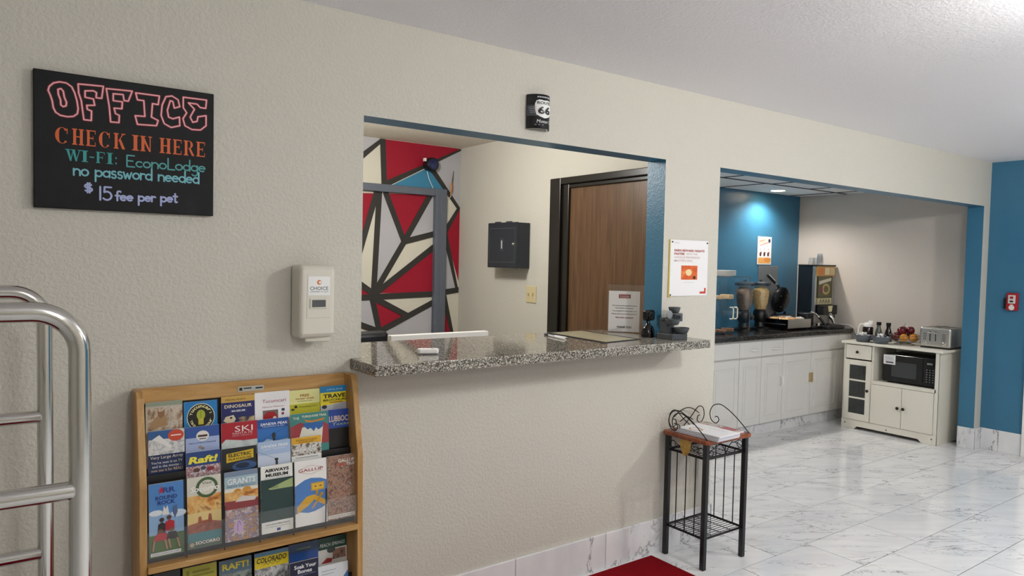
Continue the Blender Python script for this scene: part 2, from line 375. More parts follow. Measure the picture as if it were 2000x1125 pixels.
# niche drop ceiling: tiles on a dark grid
nc = struct(MB().box((NX0, T, NC+.012), (NXW, NYB, NC+.1), mat('#2a2826', .8)).build('ceiling_niche'), 'drop ceiling of white panels in a dark grid')
M['panel'] = plaster('ceiling_panel', '#efedea', .8, .15, 2)
for ya, yb, xs in ((1.378, NYB, (NX0, 4.45, 5.65, 6.80, NXW)), (.76, 1.362, (NX0, 3.85, 4.45, 5.02, 5.72, 6.33, 6.80, NXW)), (T, .745, (NX0, 3.85, 4.45, 5.02, 5.72, 6.33, NXW))):
    for xa, xb in zip(xs, xs[1:]):
        MB().box((-(xb-xa)/2+.007, -(yb-ya)/2+.006, 0), ((xb-xa)/2-.007, (yb-ya)/2-.006, .014), M['panel']).build('ceiling_panel', nc, .002, ((xa+xb)/2, (ya+yb)/2, NC), seg=1)
GB = mat('#2a2826', .6)
for y in (1.37, .752): MB().box((NX0, y-.011, NC-.004), (NXW, y+.011, NC+.012), GB).build('grid_bar', nc)
for x, y0, y1 in [(x, 1.381, NYB) for x in (4.45, 5.65, 6.80)]+[(x, .763, 1.359) for x in (3.85, 4.45, 5.02, 5.72, 6.33, 6.80)]+[(x, T, .741) for x in (3.85, 4.45, 5.02, 5.72, 6.33)]:
    MB().box((x-.011, y0, NC-.004), (x+.011, y1, NC+.012), GB).build('grid_bar', nc)
for x, lab in ((6.265, 'small round recessed downlight glowing in the niche ceiling'), (4.72, 'unseen fill downlight added further left in the niche ceiling, behind the pier')):  # left one is added out of view to brighten the plate stack
    t = thing('recessed_downlight', lab, 'ceiling light', (x, 1.66, NC), group='niche downlights')
    MB().lathe([(.062, -.001), (.075, -.006), (.08, 0)], (0, 0, 0), M['white'], 28).build('trim_ring', t)
    MB().lathe([(.0001, -.003), (.062, -.003)], (0, 0, 0), mat('#fff6e8', .4, emit=9), 28).build('lens', t)
    ld = bpy.data.lights.new('downlight_light', 'SPOT'); ld.energy = 38; ld.spot_size = R(150); ld.spot_blend = .6; ld.shadow_soft_size = .05; ld.color = (1, .96, .9)
    lo = bpy.data.objects.new('bulb', ld); COL.objects.link(lo); lo.parent = t; lo.location = (0, 0, -.02)
# office ceiling lamp, hidden from here behind the wall above the window
t = thing('office_light', 'flat round ceiling light inside the office', 'ceiling light', (1.9, 1.2, CEIL))
MB().lathe([(.16, 0), (.16, -.03), (.12, -.05), (.0001, -.06)], (0, 0, 0), mat('#ffffff', .4, emit=2), 28).build('lamp_shade', t)
ld = bpy.data.lights.new('office_lamp_light', 'POINT'); ld.shadow_soft_size = .1; ld.energy = 36; ld.color = (1, .97, .92)
lo = bpy.data.objects.new('lamp_bulb', ld); COL.objects.link(lo); lo.parent = t; lo.location = (0, 0, -.17)
# ------------------------------------------------------------------ office back wall with painted mural and door
MC, MG, MR, MBk, MBl = plaster('mural_cream', '#d3cfc0', .5, .06), plaster('mural_grey', '#b4b3b8', .5, .06), plaster('mural_red', '#98152c', .5, .06), mat('#2e2c29', .5), plaster('mural_blue', '#3f83a6', .5, .06)
ob = struct(MB().box((OXL, OYB, 0), (OXW, OYB+.1, CEIL), MC).build('wall_office_back'), 'office wall painted with red, grey and cream facets between black stripes')
def mur(x, y):
    p = at(680+x/2.1635, 180+y/2.1635, 1, OYB); return (min(p.x, OXW-.002), min(p.z, CEIL-.002))
d2 = struct(MB().box((1.95, OYB-.004, 0), (2.875, OYB, 2.02), MC).build('door_1'), 'office door painted over with the mural in a grey frame')
def facet(par, pts, m_, n=.0): MB().prism([mur(*p) for p in pts], 1, OYB-n, OYB-n-.0015, m_).build('painted_facet', par)
NS = [0]
def stripe(par, a, c, n=0, wd=.046):
    a, c = V(mur(*a)), V(mur(*c)); d = (c-a).normalized(); q = V((-d.y, d.x))*wd/2; a, c = a-d*.012, c+d*.012
    cl = lambda p: (min(p.x, OXW-.001), min(p.y, CEIL-.001))
    NS[0] += 1; h_ = .003+.00012*NS[0]
    MB().prism([cl(a-q), cl(c-q), cl(c+q), cl(a+q)], 1, OYB-n-.0015, OYB-n-h_, MBk).build('painted_stripe', par)
for pts, c in (([(155, 196), (474, 236), (150, 392)], MR), ([(175, 398), (340, 318), (412, 425), (405, 440)], MBl), ([(145, 192), (40, 178), (40, 290)], MG), ([(478, 240), (345, 300), (478, 492)], MG),
        ([(478, 492), (412, 600), (478, 800)], MR), ([(405, 600), (466, 838), (400, 846)], MG), ([(403, 855), (403, 1100), (490, 1100)], MR)): facet(ob, pts, c)
for a, c in (((40, 284), (140, 198)), ((146, 192), (152, 392)), ((150, 392), (478, 240)), ((340, 305), (472, 492)), ((472, 492), (408, 592)), ((408, 596), (466, 838)), ((400, 846), (478, 836)), ((403, 855), (490, 1095))): stripe(ob, a, c)
for pts, c in (([(20, 425), (118, 428), (20, 760)], MR), ([(132, 428), (156, 428), (230, 632), (108, 842)], MG), ([(160, 428), (344, 436), (236, 626)], MR), ([(350, 440), (372, 440), (372, 596), (240, 632)], MG),
        ([(372, 645), (372, 846), (118, 850)], MR), ([(20, 868), (92, 864), (128, 1008), (20, 968)], MG), ([(20, 800), (100, 856), (20, 862)], MR), ([(112, 876), (236, 940), (130, 1008)], MR), ([(372, 882), (372, 1120), (20, 1120), (130, 1012)], MG)): facet(d2, pts, c, .004)
for a, c in (((118, 426), (40, 700)), ((130, 426), (106, 850)), ((158, 428), (235, 632)), ((345, 436), (235, 632)), ((235, 632), (370, 597)), ((235, 632), (108, 850)), ((372, 645), (108, 855)), ((20, 790), (106, 852)), ((20, 870), (372, 852)),
        ((98, 862), (130, 1012)), ((112, 872), (240, 940)), ((372, 880), (130, 1012)), ((20, 972), (130, 1012))): stripe(d2, a, c, .004)
GF = mat('#5f6672', .4)
for a, c in (((2.865, OYB-.045, 0), (2.972, OYB, 2.077)), ((1.85, OYB-.045, 2.018), (2.865, OYB, 2.077)), ((1.85, OYB-.045, 0), (1.95, OYB, 2.018))):
    MB().box(a, c, GF).build('door_frame', d2, .006)
for a, c in (((2.868, OYB-.05, 0), (2.892, OYB-.02, 2.04)), ((2.915, OYB-.05, 0), (2.93, OYB-.02, 2.06))):
    MB().box(a, c, GF).build('frame_moulding', d2, .003)
# wood door with black frame on the office right wall
DK = mat('#17130f', .3)
d3 = struct(MB().box((OXW-.012, .20, 0), (OXW+.0, 1.10, 2.005), M['door_wood']).build('door_2'), 'brown walnut veneer door in a black steel frame')
for a, c in (((OXW-.05, 1.165, 0), (OXW, 1.275, 2.075)), ((OXW-.05, .14, 2.03), (OXW, 1.165, 2.075)), ((OXW-.03, 1.10, 0), (OXW, 1.165, 2.045)), ((OXW-.03, .14, 2.004), (OXW, 1.10, 2.03)), ((OXW-.05, .14, 0), (OXW, .20, 2.03))):
    MB().box(a, c, DK).build('door_frame', d3, .005)
# white door on the lobby's blue wall, just in the frame
d4 = struct(MB().box((XR-.012, -1.35, 0), (XR, -.40, 2.04), M['white']).build('door_3'), 'white door on the blue lobby wall')
for a, c in (((XR-.03, -.40, 0), (XR, -.315, 2.11)), ((XR-.03, -1.35, 2.04), (XR, -.40, 2.11)), ((XR-.03, -1.43, 0), (XR, -1.35, 2.11))): MB().box(a, c, M['white']).build('door_frame', d4, .004)
MB().lathe([(.012, 0), (.012, -.04), (.028, -.045), (.03, -.065), (.02, -.075), (.0001, -.078)], (XR-.012, -1.28, 1.0), M['steel'], 16, 0).build('door_knob', d4)
# red rug along the office wall
rug = MB()
rx1, ry0 = 2.745, -1.15
rug.prism([(-.75, -.575), (.75, -.575), (.75, .575), (-.75, .575)], 2, .0005, .010, M['carpet'])
tag(rug.build('rug', None, .003, (rx1-.75, -.035-.575, 0)), 'plain red rug on the marble floor below the granite counter', 'rug')
# ------------------------------------------------------------------ painted office sign
def sgn(x, y): p = at(x/2.961, 80+y/2.961, 1, -.024); return (p.x-.345, p.z-1.644)
sx0, sx1, sh = -.25, .247, .402
ws = thing('wall_sign', 'black painted canvas sign with hand lettered check-in notice', 'sign', (.345, 0, 1.644))
M['canvas'] = NT('black_canvas'); n = M['canvas']; n.set(Roughness=.45, Specular_IOR_Level=.25); v = n.co(); a = n.noise(v, 9, 4); n.l(n.ramp(a, [(.3, '#050507'), (.6, '#0b0b0f'), (.8, '#15161b')]), n.b.inputs['Base Color']); n.bump(n.noise(v, 700, 1), .25, .002); M['canvas'] = n.m
MB().box((sx0, -.022, 0), (sx1, -.001, sh), M['canvas']).build('canvas', ws, .002)
pk, pkg, og, teal, ltc, lil = mat('#f0b9bd', .5), mat('#a8283a', .5), mat('#d8622c', .55), mat('#2f9a97', .55), mat('#74b8c4', .55), mat('#a8b2dd', .55)
OUT = [[(285,262),(310,242),(345,236),(385,243),(415,265),(432,300),(445,345),(452,390),(448,420),(425,436),(390,438),(350,430),(322,412),(308,385),(302,345),(290,310),(278,285)],
 [(335,280),(352,275),(366,290),(372,325),(385,355),(382,375),(366,380),(352,370),(350,340),(338,310)],
 [(452,248),(598,262),(588,332),(556,328),(558,298),(540,288),(492,288),(492,325),(540,335),(548,372),(502,372),(505,395),(530,405),(528,460),(485,455),(470,345),(455,300)],
 [(615,275),(765,290),(742,348),(718,345),(712,310),(655,305),(655,345),(708,352),(705,392),(660,388),(668,420),(690,430),(688,472),(640,468),(632,380),(622,320)],
 [(785,300),(922,318),(915,368),(882,362),(876,440),(915,460),(905,490),(795,482),(782,432),(838,436),(832,345),(795,340)],
 [(1040,380),(1008,388),(1000,350),(985,345),(968,400),(975,440),(1000,450),(1038,440),(1040,490),(990,500),(950,478),(932,430),(938,370),(960,322),(995,318),(1030,340)],
 [(1060,325),(1195,342),(1190,390),(1158,385),(1140,365),(1090,358),(1125,395),(1100,440),(1115,470),(1140,465),(1145,438),(1192,432),(1192,490),(1160,515),(1110,512),(1070,490),(1058,450),(1080,415),(1060,385)]]
b = MB(FW)
for L in OUT:
    P = [sgn(*p) for p in L]; b.ribbon(P, .0072, pkg, .0226, True); b.ribbon(P, .0034, pk, .0232, True)
b.build('outline_lettering', ws)
# serif stencil capitals, unit cell width w, height 1
def serif(b, ch, x, y, w_, h_, m_, n_):
    def r_(a, c, d, e): b.eps += 8e-6; b.rect(x+a*w_, y+c*h_, x+d*w_, y+e*h_, m_, n_+b.eps)
    def pg(pts): b.eps += 8e-6; b.poly([(x+p*w_, y+q*h_) for p, q in pts], m_, n_+b.eps)
    S, t_ = .24, .07
    def stem(a): r_(a, 0, a+S, 1); r_(a-.09, 0, a+S+.09, t_); r_(a-.09, 1-t_, a+S+.09, 1)
    def arc(cx, cy, rx, ry, a0, a1, th, k=18):
        for i in range(k):
            u0, u1 = a0+(a1-a0)*i/k, a0+(a1-a0)*(i+1)/k
            f0 = th*(.25+.75*abs(math.cos(u0))); f1 = th*(.25+.75*abs(math.cos(u1)))
            pg([(cx+rx*math.cos(u0), cy+ry*math.sin(u0)), (cx+rx*math.cos(u1), cy+ry*math.sin(u1)), (cx+(rx-f1)*math.cos(u1), cy+(ry-f1*.35)*math.sin(u1)), (cx+(rx-f0)*math.cos(u0), cy+(ry-f0*.35)*math.sin(u0))])
    if ch == 'C': arc(.5, .5, .46, .5, .75, 2*PI-.75, .26); r_(.80, .62, .86, .95)
    elif ch == 'H': stem(.1); stem(.66); r_(.1, .47, .9, .54)
    elif ch == 'I': r_(.22, 0, .78, 1); r_(.0, 0, 1, t_); r_(.0, 1-t_, 1, 1)
    elif ch == 'N': stem(.1); r_(.76, 0, .84, 1); pg([(.05, 1), (.28, 1), (.84, 0), (.72, 0)]); r_(.66, 1-t_, .95, 1)
    elif ch == 'K': stem(.1); pg([(.36, .46), (.46, .52), (.9, 1), (.78, 1)]); pg([(.42, .58), (.6, .66), (.98, 0), (.72, 0)]); r_(.66, 1-t_, 1, 1)
    elif ch in 'EF':
        stem(.12); r_(.3, 1-t_, .92, 1); r_(.86, .76, .92, 1); r_(.3, .47, .7, .54); r_(.66, .38, .71, .63)
        if ch == 'E': r_(.3, 0, .92, t_); r_(.86, 0, .92, .26)
    elif ch == 'R': stem(.1); arc(.45, .74, .4, .26, -PI/2, PI/2, .22); pg([(.44, .5), (.62, .52), (1.0, 0), (.76, 0)])
    elif ch == 'W':
        for a, c, wd in ((.0, .28, .2), (.28, .5, .08), (.42, .68, .2), (.68, .96, .08)):
            lo_, hi_ = (0, 1) if wd > .1 else (1, 0)
            pg([(a, 1-lo_ if wd > .1 else 0), (a+wd, 1-lo_ if wd > .1 else 0), (c+wd*.6, hi_-1 if wd > .1 else 1), (c, hi_-1 if wd > .1 else 1)])
        r_(-.08, 1-t_, .3, 1); r_(.34, 1-t_, .66, 1); r_(.86, 1-t_, 1.12, 1)
    elif ch == '-': r_(.1, .42, .9, .52)
    elif ch == ':': r_(.3, .02, .6, .18); r_(.3, .5, .6, .66)
def serif_line(b, s_, wd, p0, p1, m_, n_):
    """p0: lower left, p1: upper right in local units; wd: relative advance of each letter"""
    tot = sum(wd); x = p0[0]; k = (p1[0]-p0[0])/tot; h_ = p1[1]-p0[1]
    for c, q in zip(s_, wd):
        if c != ' ': serif(b, c, x+q*k*.05, p0[1], q*k*.86, h_, m_, n_)
        x += q*k
lo_, hi_ = sgn(310, 588), sgn(1195, 588)
adv = [1.25, 1, .9, 1.15, 1.05, .4, .6, 1.15, .4, 1.1, .9, 1.05, .95]; kk = (hi_[0]-lo_[0])/sum(adv)
for i0, i1 in ((0, 5), (6, 8), (9, 13)):
    b = MB(FW); serif_line(b, 'CHECK IN HERE'[i0:i1], adv[i0:i1], (lo_[0]+kk*sum(adv[:i0]), lo_[1]), (lo_[0]+kk*sum(adv[:i1]), hi_[1]), og, .0228); b.build('check_in_lettering', ws)
b = MB(FW); serif_line(b, 'WI-FI:', [1.3, .6, .55, .95, .6, .5], sgn(378, 690), sgn(690, 652), teal, .0228); b.build('wifi_lettering', ws)
# single stroke hand lettering; x-height .55, caps 1, unit advance
def A(cx, cy, r_, a0, a1, k=12, ry=None): return [(cx+r_*math.cos(R(a0+(a1-a0)*i/k)), cy+(ry or r_)*math.sin(R(a0+(a1-a0)*i/k))) for i in range(k+1)]
HW = {'a': (.6, [A(.28, .27, .24, 30, 330), [(.52, .52), (.52, .0)]]), 'c': (.52, [A(.28, .27, .24, 50, 310)]), 'd': (.6, [A(.28, .27, .24, 30, 330), [(.52, 1), (.52, 0)]]),
 'e': (.58, [[(.05, .29), (.5, .29)]+A(.28, .27, .24, 5, 310)]), 'f': (.4, [A(.32, .8, .16, 40, 180)+[(.16, 0)], [(.0, .5), (.36, .5)]]), 'g': (.6, [A(.28, .27, .24, 30, 330), [(.52, .52), (.52, -.2)]+A(.3, -.2, .22, 0, -150)]),
 'n': (.58, [[(.06, .54), (.06, 0)], [(.06, .3)]+A(.29, .3, .22, 180, 0)+[(.51, 0)]]), 'o': (.6, [A(.29, .27, .25, 90, 450)]), 'p': (.6, [[(.06, .54), (.06, -.4)], A(.3, .27, .24, 150, -150)]),
 'r': (.42, [[(.06, .54), (.06, 0)], [(.06, .3)]+A(.26, .32, .19, 180, 50)]), 's': (.48, [A(.24, .41, .15, 40, 250, 8)+A(.24, .13, .16, 90, -150, 8)]), 't': (.44, [[(.2, .9), (.2, .1)]+A(.3, .1, .1, 180, 320, 5), [(.02, .62), (.4, .62)]]),
 'w': (.72, [[(.03, .54), (.18, 0), (.33, .45), (.48, 0), (.64, .54)]]), 'E': (.7, [[(.6, 1), (.08, 1), (.08, 0), (.62, 0)], [(.08, .52), (.5, .52)]]), 'L': (.62, [[(.08, 1), (.08, 0), (.58, 0)]]),
 '1': (.3, [[(.12, 1), (.12, 0)]]), '5': (.66, [[(.58, 1), (.12, 1), (.1, .6)]+A(.28, .34, .32, 110, -140, 12)]), ' ': (.42, []),
 '$': (.66, [A(.32, .7, .24, 40, 250, 9)+A(.32, .28, .24, 90, -150, 9), [(.26, 1.1), (.26, -.12)], [(.4, 1.1), (.4, -.12)]])}
def hand(b, s_, p0, x1, h_, wd, m_, n_, dy=0):
    tot = sum(HW[c][0] for c in s_); k = (x1-p0[0])/tot; x = p0[0]
    for i, c in enumerate(s_):
        a_, st = HW[c]
        for q in st: b.ribbon([(x+p*k, p0[1]+dy*(i/len(s_))+r_*h_) for p, r_ in q], wd, m_, n_)
        x += a_*k
b = MB(FW)
p0 = sgn(728, 725); hand(b, 'EconoLodge', p0, sgn(1190, 725)[0], sgn(728, 660)[1]-p0[1], .0042, mat('#4fa0a0', .55), .0228, sgn(1185, 758)[1]-p0[1]); b.build('network_lettering', ws)
b = MB(FW); p0 = sgn(422, 775); hand(b, 'no password needed', p0, sgn(1155, 775)[0], .036, .005, ltc, .0228, sgn(1150, 825)[1]-p0[1]); b.build('password_lettering', ws)
b = MB(FW); p0 = sgn(484, 870); hand(b, '$', p0, sgn(542, 870)[0], .024, .005, lil, .0228)
p0 = sgn(570, 918); hand(b, '15', p0, sgn(650, 918)[0], sgn(570, 842)[1]-p0[1], .0055, lil, .0228)
p0 = sgn(668, 922); hand(b, 'fee per pet', p0, sgn(1028, 920)[0], .030, .0055, lil, .0228, sgn(1028, 933)[1]-p0[1]); b.build('fee_lettering', ws)
# ------------------------------------------------------------------ soap dispenser
dsp = thing('sanitizer_dispenser', 'cream plastic touchless hand sanitizer dispenser mounted on the wall', 'dispenser', (.925, 0, 1.215))
PC = M['plastic_cream']
b = MB(); w2 = .064
b.prism([(-.002, .012), (-.002, .272), (-.09, .272), (-.101, .255), (-.099, .03), (-.088, .012)], 0, -w2, w2, PC)
b.build('shell', dsp, .015, seg=4)
MB().box((-.041, -.1012, .085), (.047, -.097, .245), PC).build('front_plate', dsp, .0015)
b = MB(FW); b.rect(-.037, .165, .043, .232, mat('#f4f4f2', .4), .1022)
b.text('CHOICE', .003, .19, .066, mat('#26303f', .5), .1026, .0125); b.text('COMMITMENT TO CLEAN', .003, .178, .066, mat('#7a8088', .5), .1026, .005)
b.ell(.003, .211, .008, .0085, mat('#d8763a', .5), .1026); b.ell(.0055, .211, .0045, .0045, mat('#f4f4f2', .4), .103); b.build('label', dsp)
b = MB(); b.box((-.03, -.105, .118), (.033, -.1, .155), PC); fr = b.build('window_frame', dsp, .003)
MB().box((-.023, -.1062, .124), (.026, -.1045, .149), mat('#595b5f', .15)).build('window_pane', fr)
b = MB(); b.lathe([(.003, 0), (.003, -.004)], (-.032, -.094, .05), M['black'], 10, 1); b.build('lock', dsp)
b = MB(); b.prism([(-.035, -.07), (.052, -.085), (.05, -.03), (-.03, -.02)], 2, -.002, .016, PC); b.build('nozzle_guard', dsp, .004)
# ------------------------------------------------------------------ luggage cart
lc = thing('luggage_cart', 'chrome tube luggage cart with ladder rails standing at the left edge', 'luggage cart', (-.34, -.64, 0))
CH = M['chrome']
def hoop(y, zt, xr, rr, nm):
    pts = []; xl = -xr; q = .075
    pts.append((xr, y, .20)); pts += [(xr-q+q*math.cos(R(a)), y, zt-q+q*math.sin(R(a))) for a in range(0, 91, 10)]
    pts += [(xl+q+q*math.cos(R(a)), y, zt-q+q*math.sin(R(a))) for a in range(90, 181, 10)]; pts.append((xl, y, .20))
    h = MB().tube(pts, rr, CH, 20).build(nm, lc)
    for z in (.37, .705, 1.075): MB().tube([(xl, y-.001, z), (xr-rr*.6, y-.001, z)], rr*.93, CH, 16).build('rung', h)
hoop(-.36, 1.408, .468, .0185, 'hoop_frame'); hoop(.37, 1.408, .449, .0185, 'hoop_frame')
MB().box((-.49, -.40, .165), (.49, .41, .20), M['carpet']).build('deck', lc, .006)
MB().box((-.50, -.41, .15), (.50, .42, .168), CH).build('deck_rim', lc, .005)
for sx in (-1, 1):
    for sy in (-.32, .33):
        c = MB(); c.box((sx*.42-.03, sy-.02, .12), (sx*.42+.03, sy+.02, .15), CH); c = c.build('caster', lc, .003)
        MB().lathe([(.02, -.016), (.062, -.016), (.066, -.008), (.066, .008), (.062, .016), (.02, .016)], (sx*.42, sy, .066), M['black'], 24, 1).build('wheel', c)
# ------------------------------------------------------------------ brochure rack
RX0, RX1, RT = .352, 1.081, 1.085
rk = thing('brochure_rack', 'oak floor rack filled with travel brochures in black pockets', 'rack', (RX0, 0, 0))
def prof(z): return -.088 if z > 1.07 else (-.088-(1.07-z)/.27*.064 if z > .80 else -.152-(.8-z)/.8*.02)
sp = [(-.012, 0), (-.012, RT), (-.082, RT), (-.094, RT-.02), (prof(.80), .80), (prof(.4), .4), (prof(0), 0)]
for xa in (0, RX1-RX0-.022): MB().prism(sp, 0, xa, xa+.022, M['oak']).build('side_panel', rk, .003)
IW0, IW1 = .022, RX1-RX0-.022
MB().box((IW0, -.028, RT-.05), (IW1, -.012, RT), M['oak_h']).build('top_rail', rk, .002)
MB().box((IW0, -.022, .05), (IW1, -.013, RT-.05), M['black']).build('back_panel', rk)
ZL = .536
MB().box((IW0, -.168, ZL), (IW1, -.02, ZL+.020), M['oak_h']).build('shelf', rk, .003)
MB().box((IW0, -.172, .03), (IW1, -.02, .055), M['oak_h']).build('shelf', rk, .003)
for yt, zt, z0, z1 in ((-.052, .985, .56, .835), (-.078, .93, .56, .82), (-.105, .868, .56, .80), (-.105, .45, .07, .36)):
    f_ = lambda z: yt-(zt-z)*.0875
    MB().prism([(f_(z0), z0), (f_(z1), z1), (f_(z1)+.0015, z1), (f_(z0)+.0015, z0)], 0, IW0, IW1, M['black']).build('pocket_panel', rk)
for z0, z1, y0 in ((.558, .66, -.150), (.06, .17, -.156)):
    MB().box((IW0, y0-.0015, z0), (IW1, y0+.0015, z1), M['clear']).build('acrylic_strip', rk)
nb = MB(FW); p = at(465, 759, 1, -.029); q = at(515, 757, 1, -.029)
nb.rect(p.x-RX0, p.z-.012, q.x-RX0, p.z+.006, mat('#b9b9b2', .35, .6), .0295)
nb.rect(p.x-RX0+.004, p.z-.008, p.x-RX0+.014, p.z+.002, M['black'], .03); nb.rect(p.x-RX0+.018, p.z-.003, p.x-RX0+.045, p.z+.001, M['black'], .03); nb.rect(q.x-RX0-.028, p.z-.005, q.x-RX0-.004, p.z, M['black'], .03); nb.build('name_plate', rk)
for k in range(1, 6): MB().box((IW0+(IW1-IW0)*k/6-.0015, -.148, .557), (IW0+(IW1-IW0)*k/6+.0015, -.143, .70), M['black']).build('divider', rk)
# ------------------------------------------------------------------ brochures
K = lambda c: mat(c, .32)
def brochure(label, tl, tr, y, art, side='#e8e6e0', th=.006, h=.226, tilt=5, base='#dddddd', grp='brochures in the oak rack', name='brochure', w_=None):
    a = at(*tl, 1, y); c = at(*tr, 1, y); wd = w_ or (c.x-a.x); zt = (a.z+c.z)/2; tl_ = R(tilt)
    b = MB(); b.box((0, 0, 0), (wd, th, h), K(side), {'y0': K(base)})
    root = b.build(name, None, .0006, (a.x, y-math.sin(tl_)*h, zt-math.cos(tl_)*h), seg=1); root.rotation_euler = (-tl_, 0, math.atan2(0, 1))
    tag(root, label, 'brochure', grp)
    pb = MB(FW); lv = .0003; tl2 = []
    for op in art:
        k = op[0]; mm = lambda c: c if not isinstance(c, str) else (PH[c[1:]] if c[0] == '@' else K(c))
        if k == 'r': pb.rect(op[1]*wd, op[2]*h, op[3]*wd, op[4]*h, mm(op[5]), lv)
        elif k == 'e': pb.ell(op[1]*wd, op[2]*h, op[3]*wd, op[4]*h, mm(op[5]), lv)
        elif k == 'p': pb.poly([(u*wd, v_*h) for u, v_ in op[1]], mm(op[2]), lv)
        elif k == 'l': pb.ribbon([(u*wd, v_*h) for u, v_ in op[1]], op[2], mm(op[3]), lv)
        elif k == 't': tb = MB(FW); tl2.append(tb); tb.text(op[1], op[2]*wd, op[3]*h, op[4]*wd, mm(op[5]), lv+.0004, *(op[6:7] and [op[6]*h]), **(op[7] if len(op) > 7 else {}))
        lv += .00012
    if pb.v: pb.build('cover_print', root)
    for tb in tl2: tb.build('lettering', root)
    return root
T1, T2, T3, T4 = -.036, -.062, -.089, -.118
Wt = '#f5f5f2'; B_ = dict(bold=.02)
def small(n_, u0, u1, v1, dv, c, hh=.006): return [('r', u0, v1-i*dv-hh, u1-.08*((i*7) % 3), v1-i*dv, c) for i in range(n_)]
def circ_text(s_, cu, cv, r_, ang0, ang1, c, hh, asp, flip=False):
    out = []
    for i, ch in enumerate(s_):
        if ch == ' ': continue
        a = R(ang0+(ang1-ang0)*i/max(1, len(s_)-1)); out.append(('t', ch, cu+r_*math.cos(a), cv+r_*math.sin(a)*asp, .085 if ch not in 'il' else .03, c, hh, dict(rot=a-PI/2 if not flip else a+PI/2, bold=.02)))
    return out
asp = .5
brochure('brochure with tan mountain lion photo in the top left pocket', (284, 787), (356, 781), T1, [('r', 0, 0, 1, 1, '#b9b3a6'), ('r', 0, .94, 1, 1, '#8f9a86'), ('r', .05, .6, .62, .92, '@cat'), ('r', .66, .6, 1, .92, '@cat'), ('p', [(.12, .70), (.3, .80), (.55, .78), (.6, .66), (.1, .62)], '#a5845e'), ('p', [(.3, .88), (.36, .86), (.46, .86), (.52, .9), (.5, .80), (.4, .765), (.33, .80)], '#8d6646')])
brochure('blue brochure with round black talking tour badge', (359, 787), (424, 780), T1, [('r', 0, 0, 1, 1, '#1d7cc0'), ('e', .5, .77, .42, .2, '#e8e6c8'), ('e', .5, .77, .40, .19, '#15150f'), ('e', .5, .80, .13, .075, '#a9b23a'), ('r', .42, .66, .58, .75, '#c7bd3e'), ('l', [(.5, .86), (.5, .76)], .001, '#4d5a1a')]+circ_text('Tucumcari', .5, .77, .31, 160, 20, '#efe6a8', .035, .5)+circ_text('Talking Tour', .5, .77, .31, 200, 340, '#efe6a8', .032, .5, True))
brochure('navy brochure with dinosaur skull and gold top band', (432, 777), (497, 769), T1, [('r', 0, 0, 1, 1, '#1d2260'), ('r', 0, .91, 1, 1, '#c9a24e'), ('t', 'MESALANDS', .42, .95, .6, '#4a3a1c', .025, {}), ('t', 'DINOSAUR', .5, .85, .82, '#e8ddc0', .05, B_), ('r', .25, .755, .75, .80, '#2c3570'), ('t', 'MUSEUM', .5, .778, .4, '#f0f0f0', .028, B_), ('p', [(.05, .64), (.12, .7), (.35, .72), (.42, .66), (.38, .62), (.2, .6)], '#d8cba8'), ('p', [(.1, .55), (.35, .62), (.33, .6), (.12, .53)], '#cdbf9a'), ('r', .5, .56, .98, .68, '@bones'), ('e', .28, .68, .04, .015, '#26233a')])
brochure('white brochure stack showing a red car in the top row', (497, 769), (565, 761), T1, [('r', 0, 0, 1, 1, '#f0eef0'), ('t', 'Tucumcari', .55, .86, .68, '#a33a52', .05, dict(skew=.1)), ('t', 'Historic Museum', .52, .77, .62, '#b06a6a', .024, {}), ('r', .22, .56, .66, .72, '#6f6a66'), ('p', [(.24, .57), (.24, .64), (.36, .70), (.55, .69), (.64, .62), (.64, .57)], '#a2101e'), ('e', .56, .60, .05, .02, '#e9e3da'), ('r', .76, .69, .85, .73, '#2a3558'), ('r', .76, .63, .83, .67, '#8d3a5a')], th=.014)
brochure('pale yellow free pocket guide with green lower band', (565, 765), (624, 757), T1, [('r', 0, 0, 1, 1, '#e6e39a'), ('r', 0, .4, 1, .78, '#b9b62a'), ('t', 'FREE', .5, .91, .3, '#a85a2e', .04, B_), ('t', 'POCKET GUIDE', .5, .86, .6, '#a85a4a', .025, B_), ('t', 'to historic sites', .5, .825, .48, '#5a5a4a', .018, {}), ('t', 'Traveling Lite', .6, .73, .6, '#4d5216', .03, {}), ('e', .2, .74, .05, .022, '#20200f'), ('e', .1, .70, .06, .014, '#20200f')])
brochure('blue and yellow online travel brochures card in the top right pocket', (625, 756), (687, 750), T1, [('r', 0, 0, 1, 1, '#f2df2a'), ('r', 0, .9, 1, 1, '#1f86c4'), ('t', 'ONLINE', .45, .945, .5, '#bfe0ee', .025, {}), ('t', 'TRAVEL', .5, .84, .82, '#14140f', .065, dict(bold=.03)), ('t', 'BROCHURES', .5, .775, .82, '#14140f', .035, B_), ('r', .28, .728, .7, .742, '#a8501e'), ('p', [(0, .6), (0, .69), (.3, .70), (.8, .73), (1, .71), (1, .6)], '#b9bcc6'), ('e', .12, .67, .08, .03, '#1c1c22')])
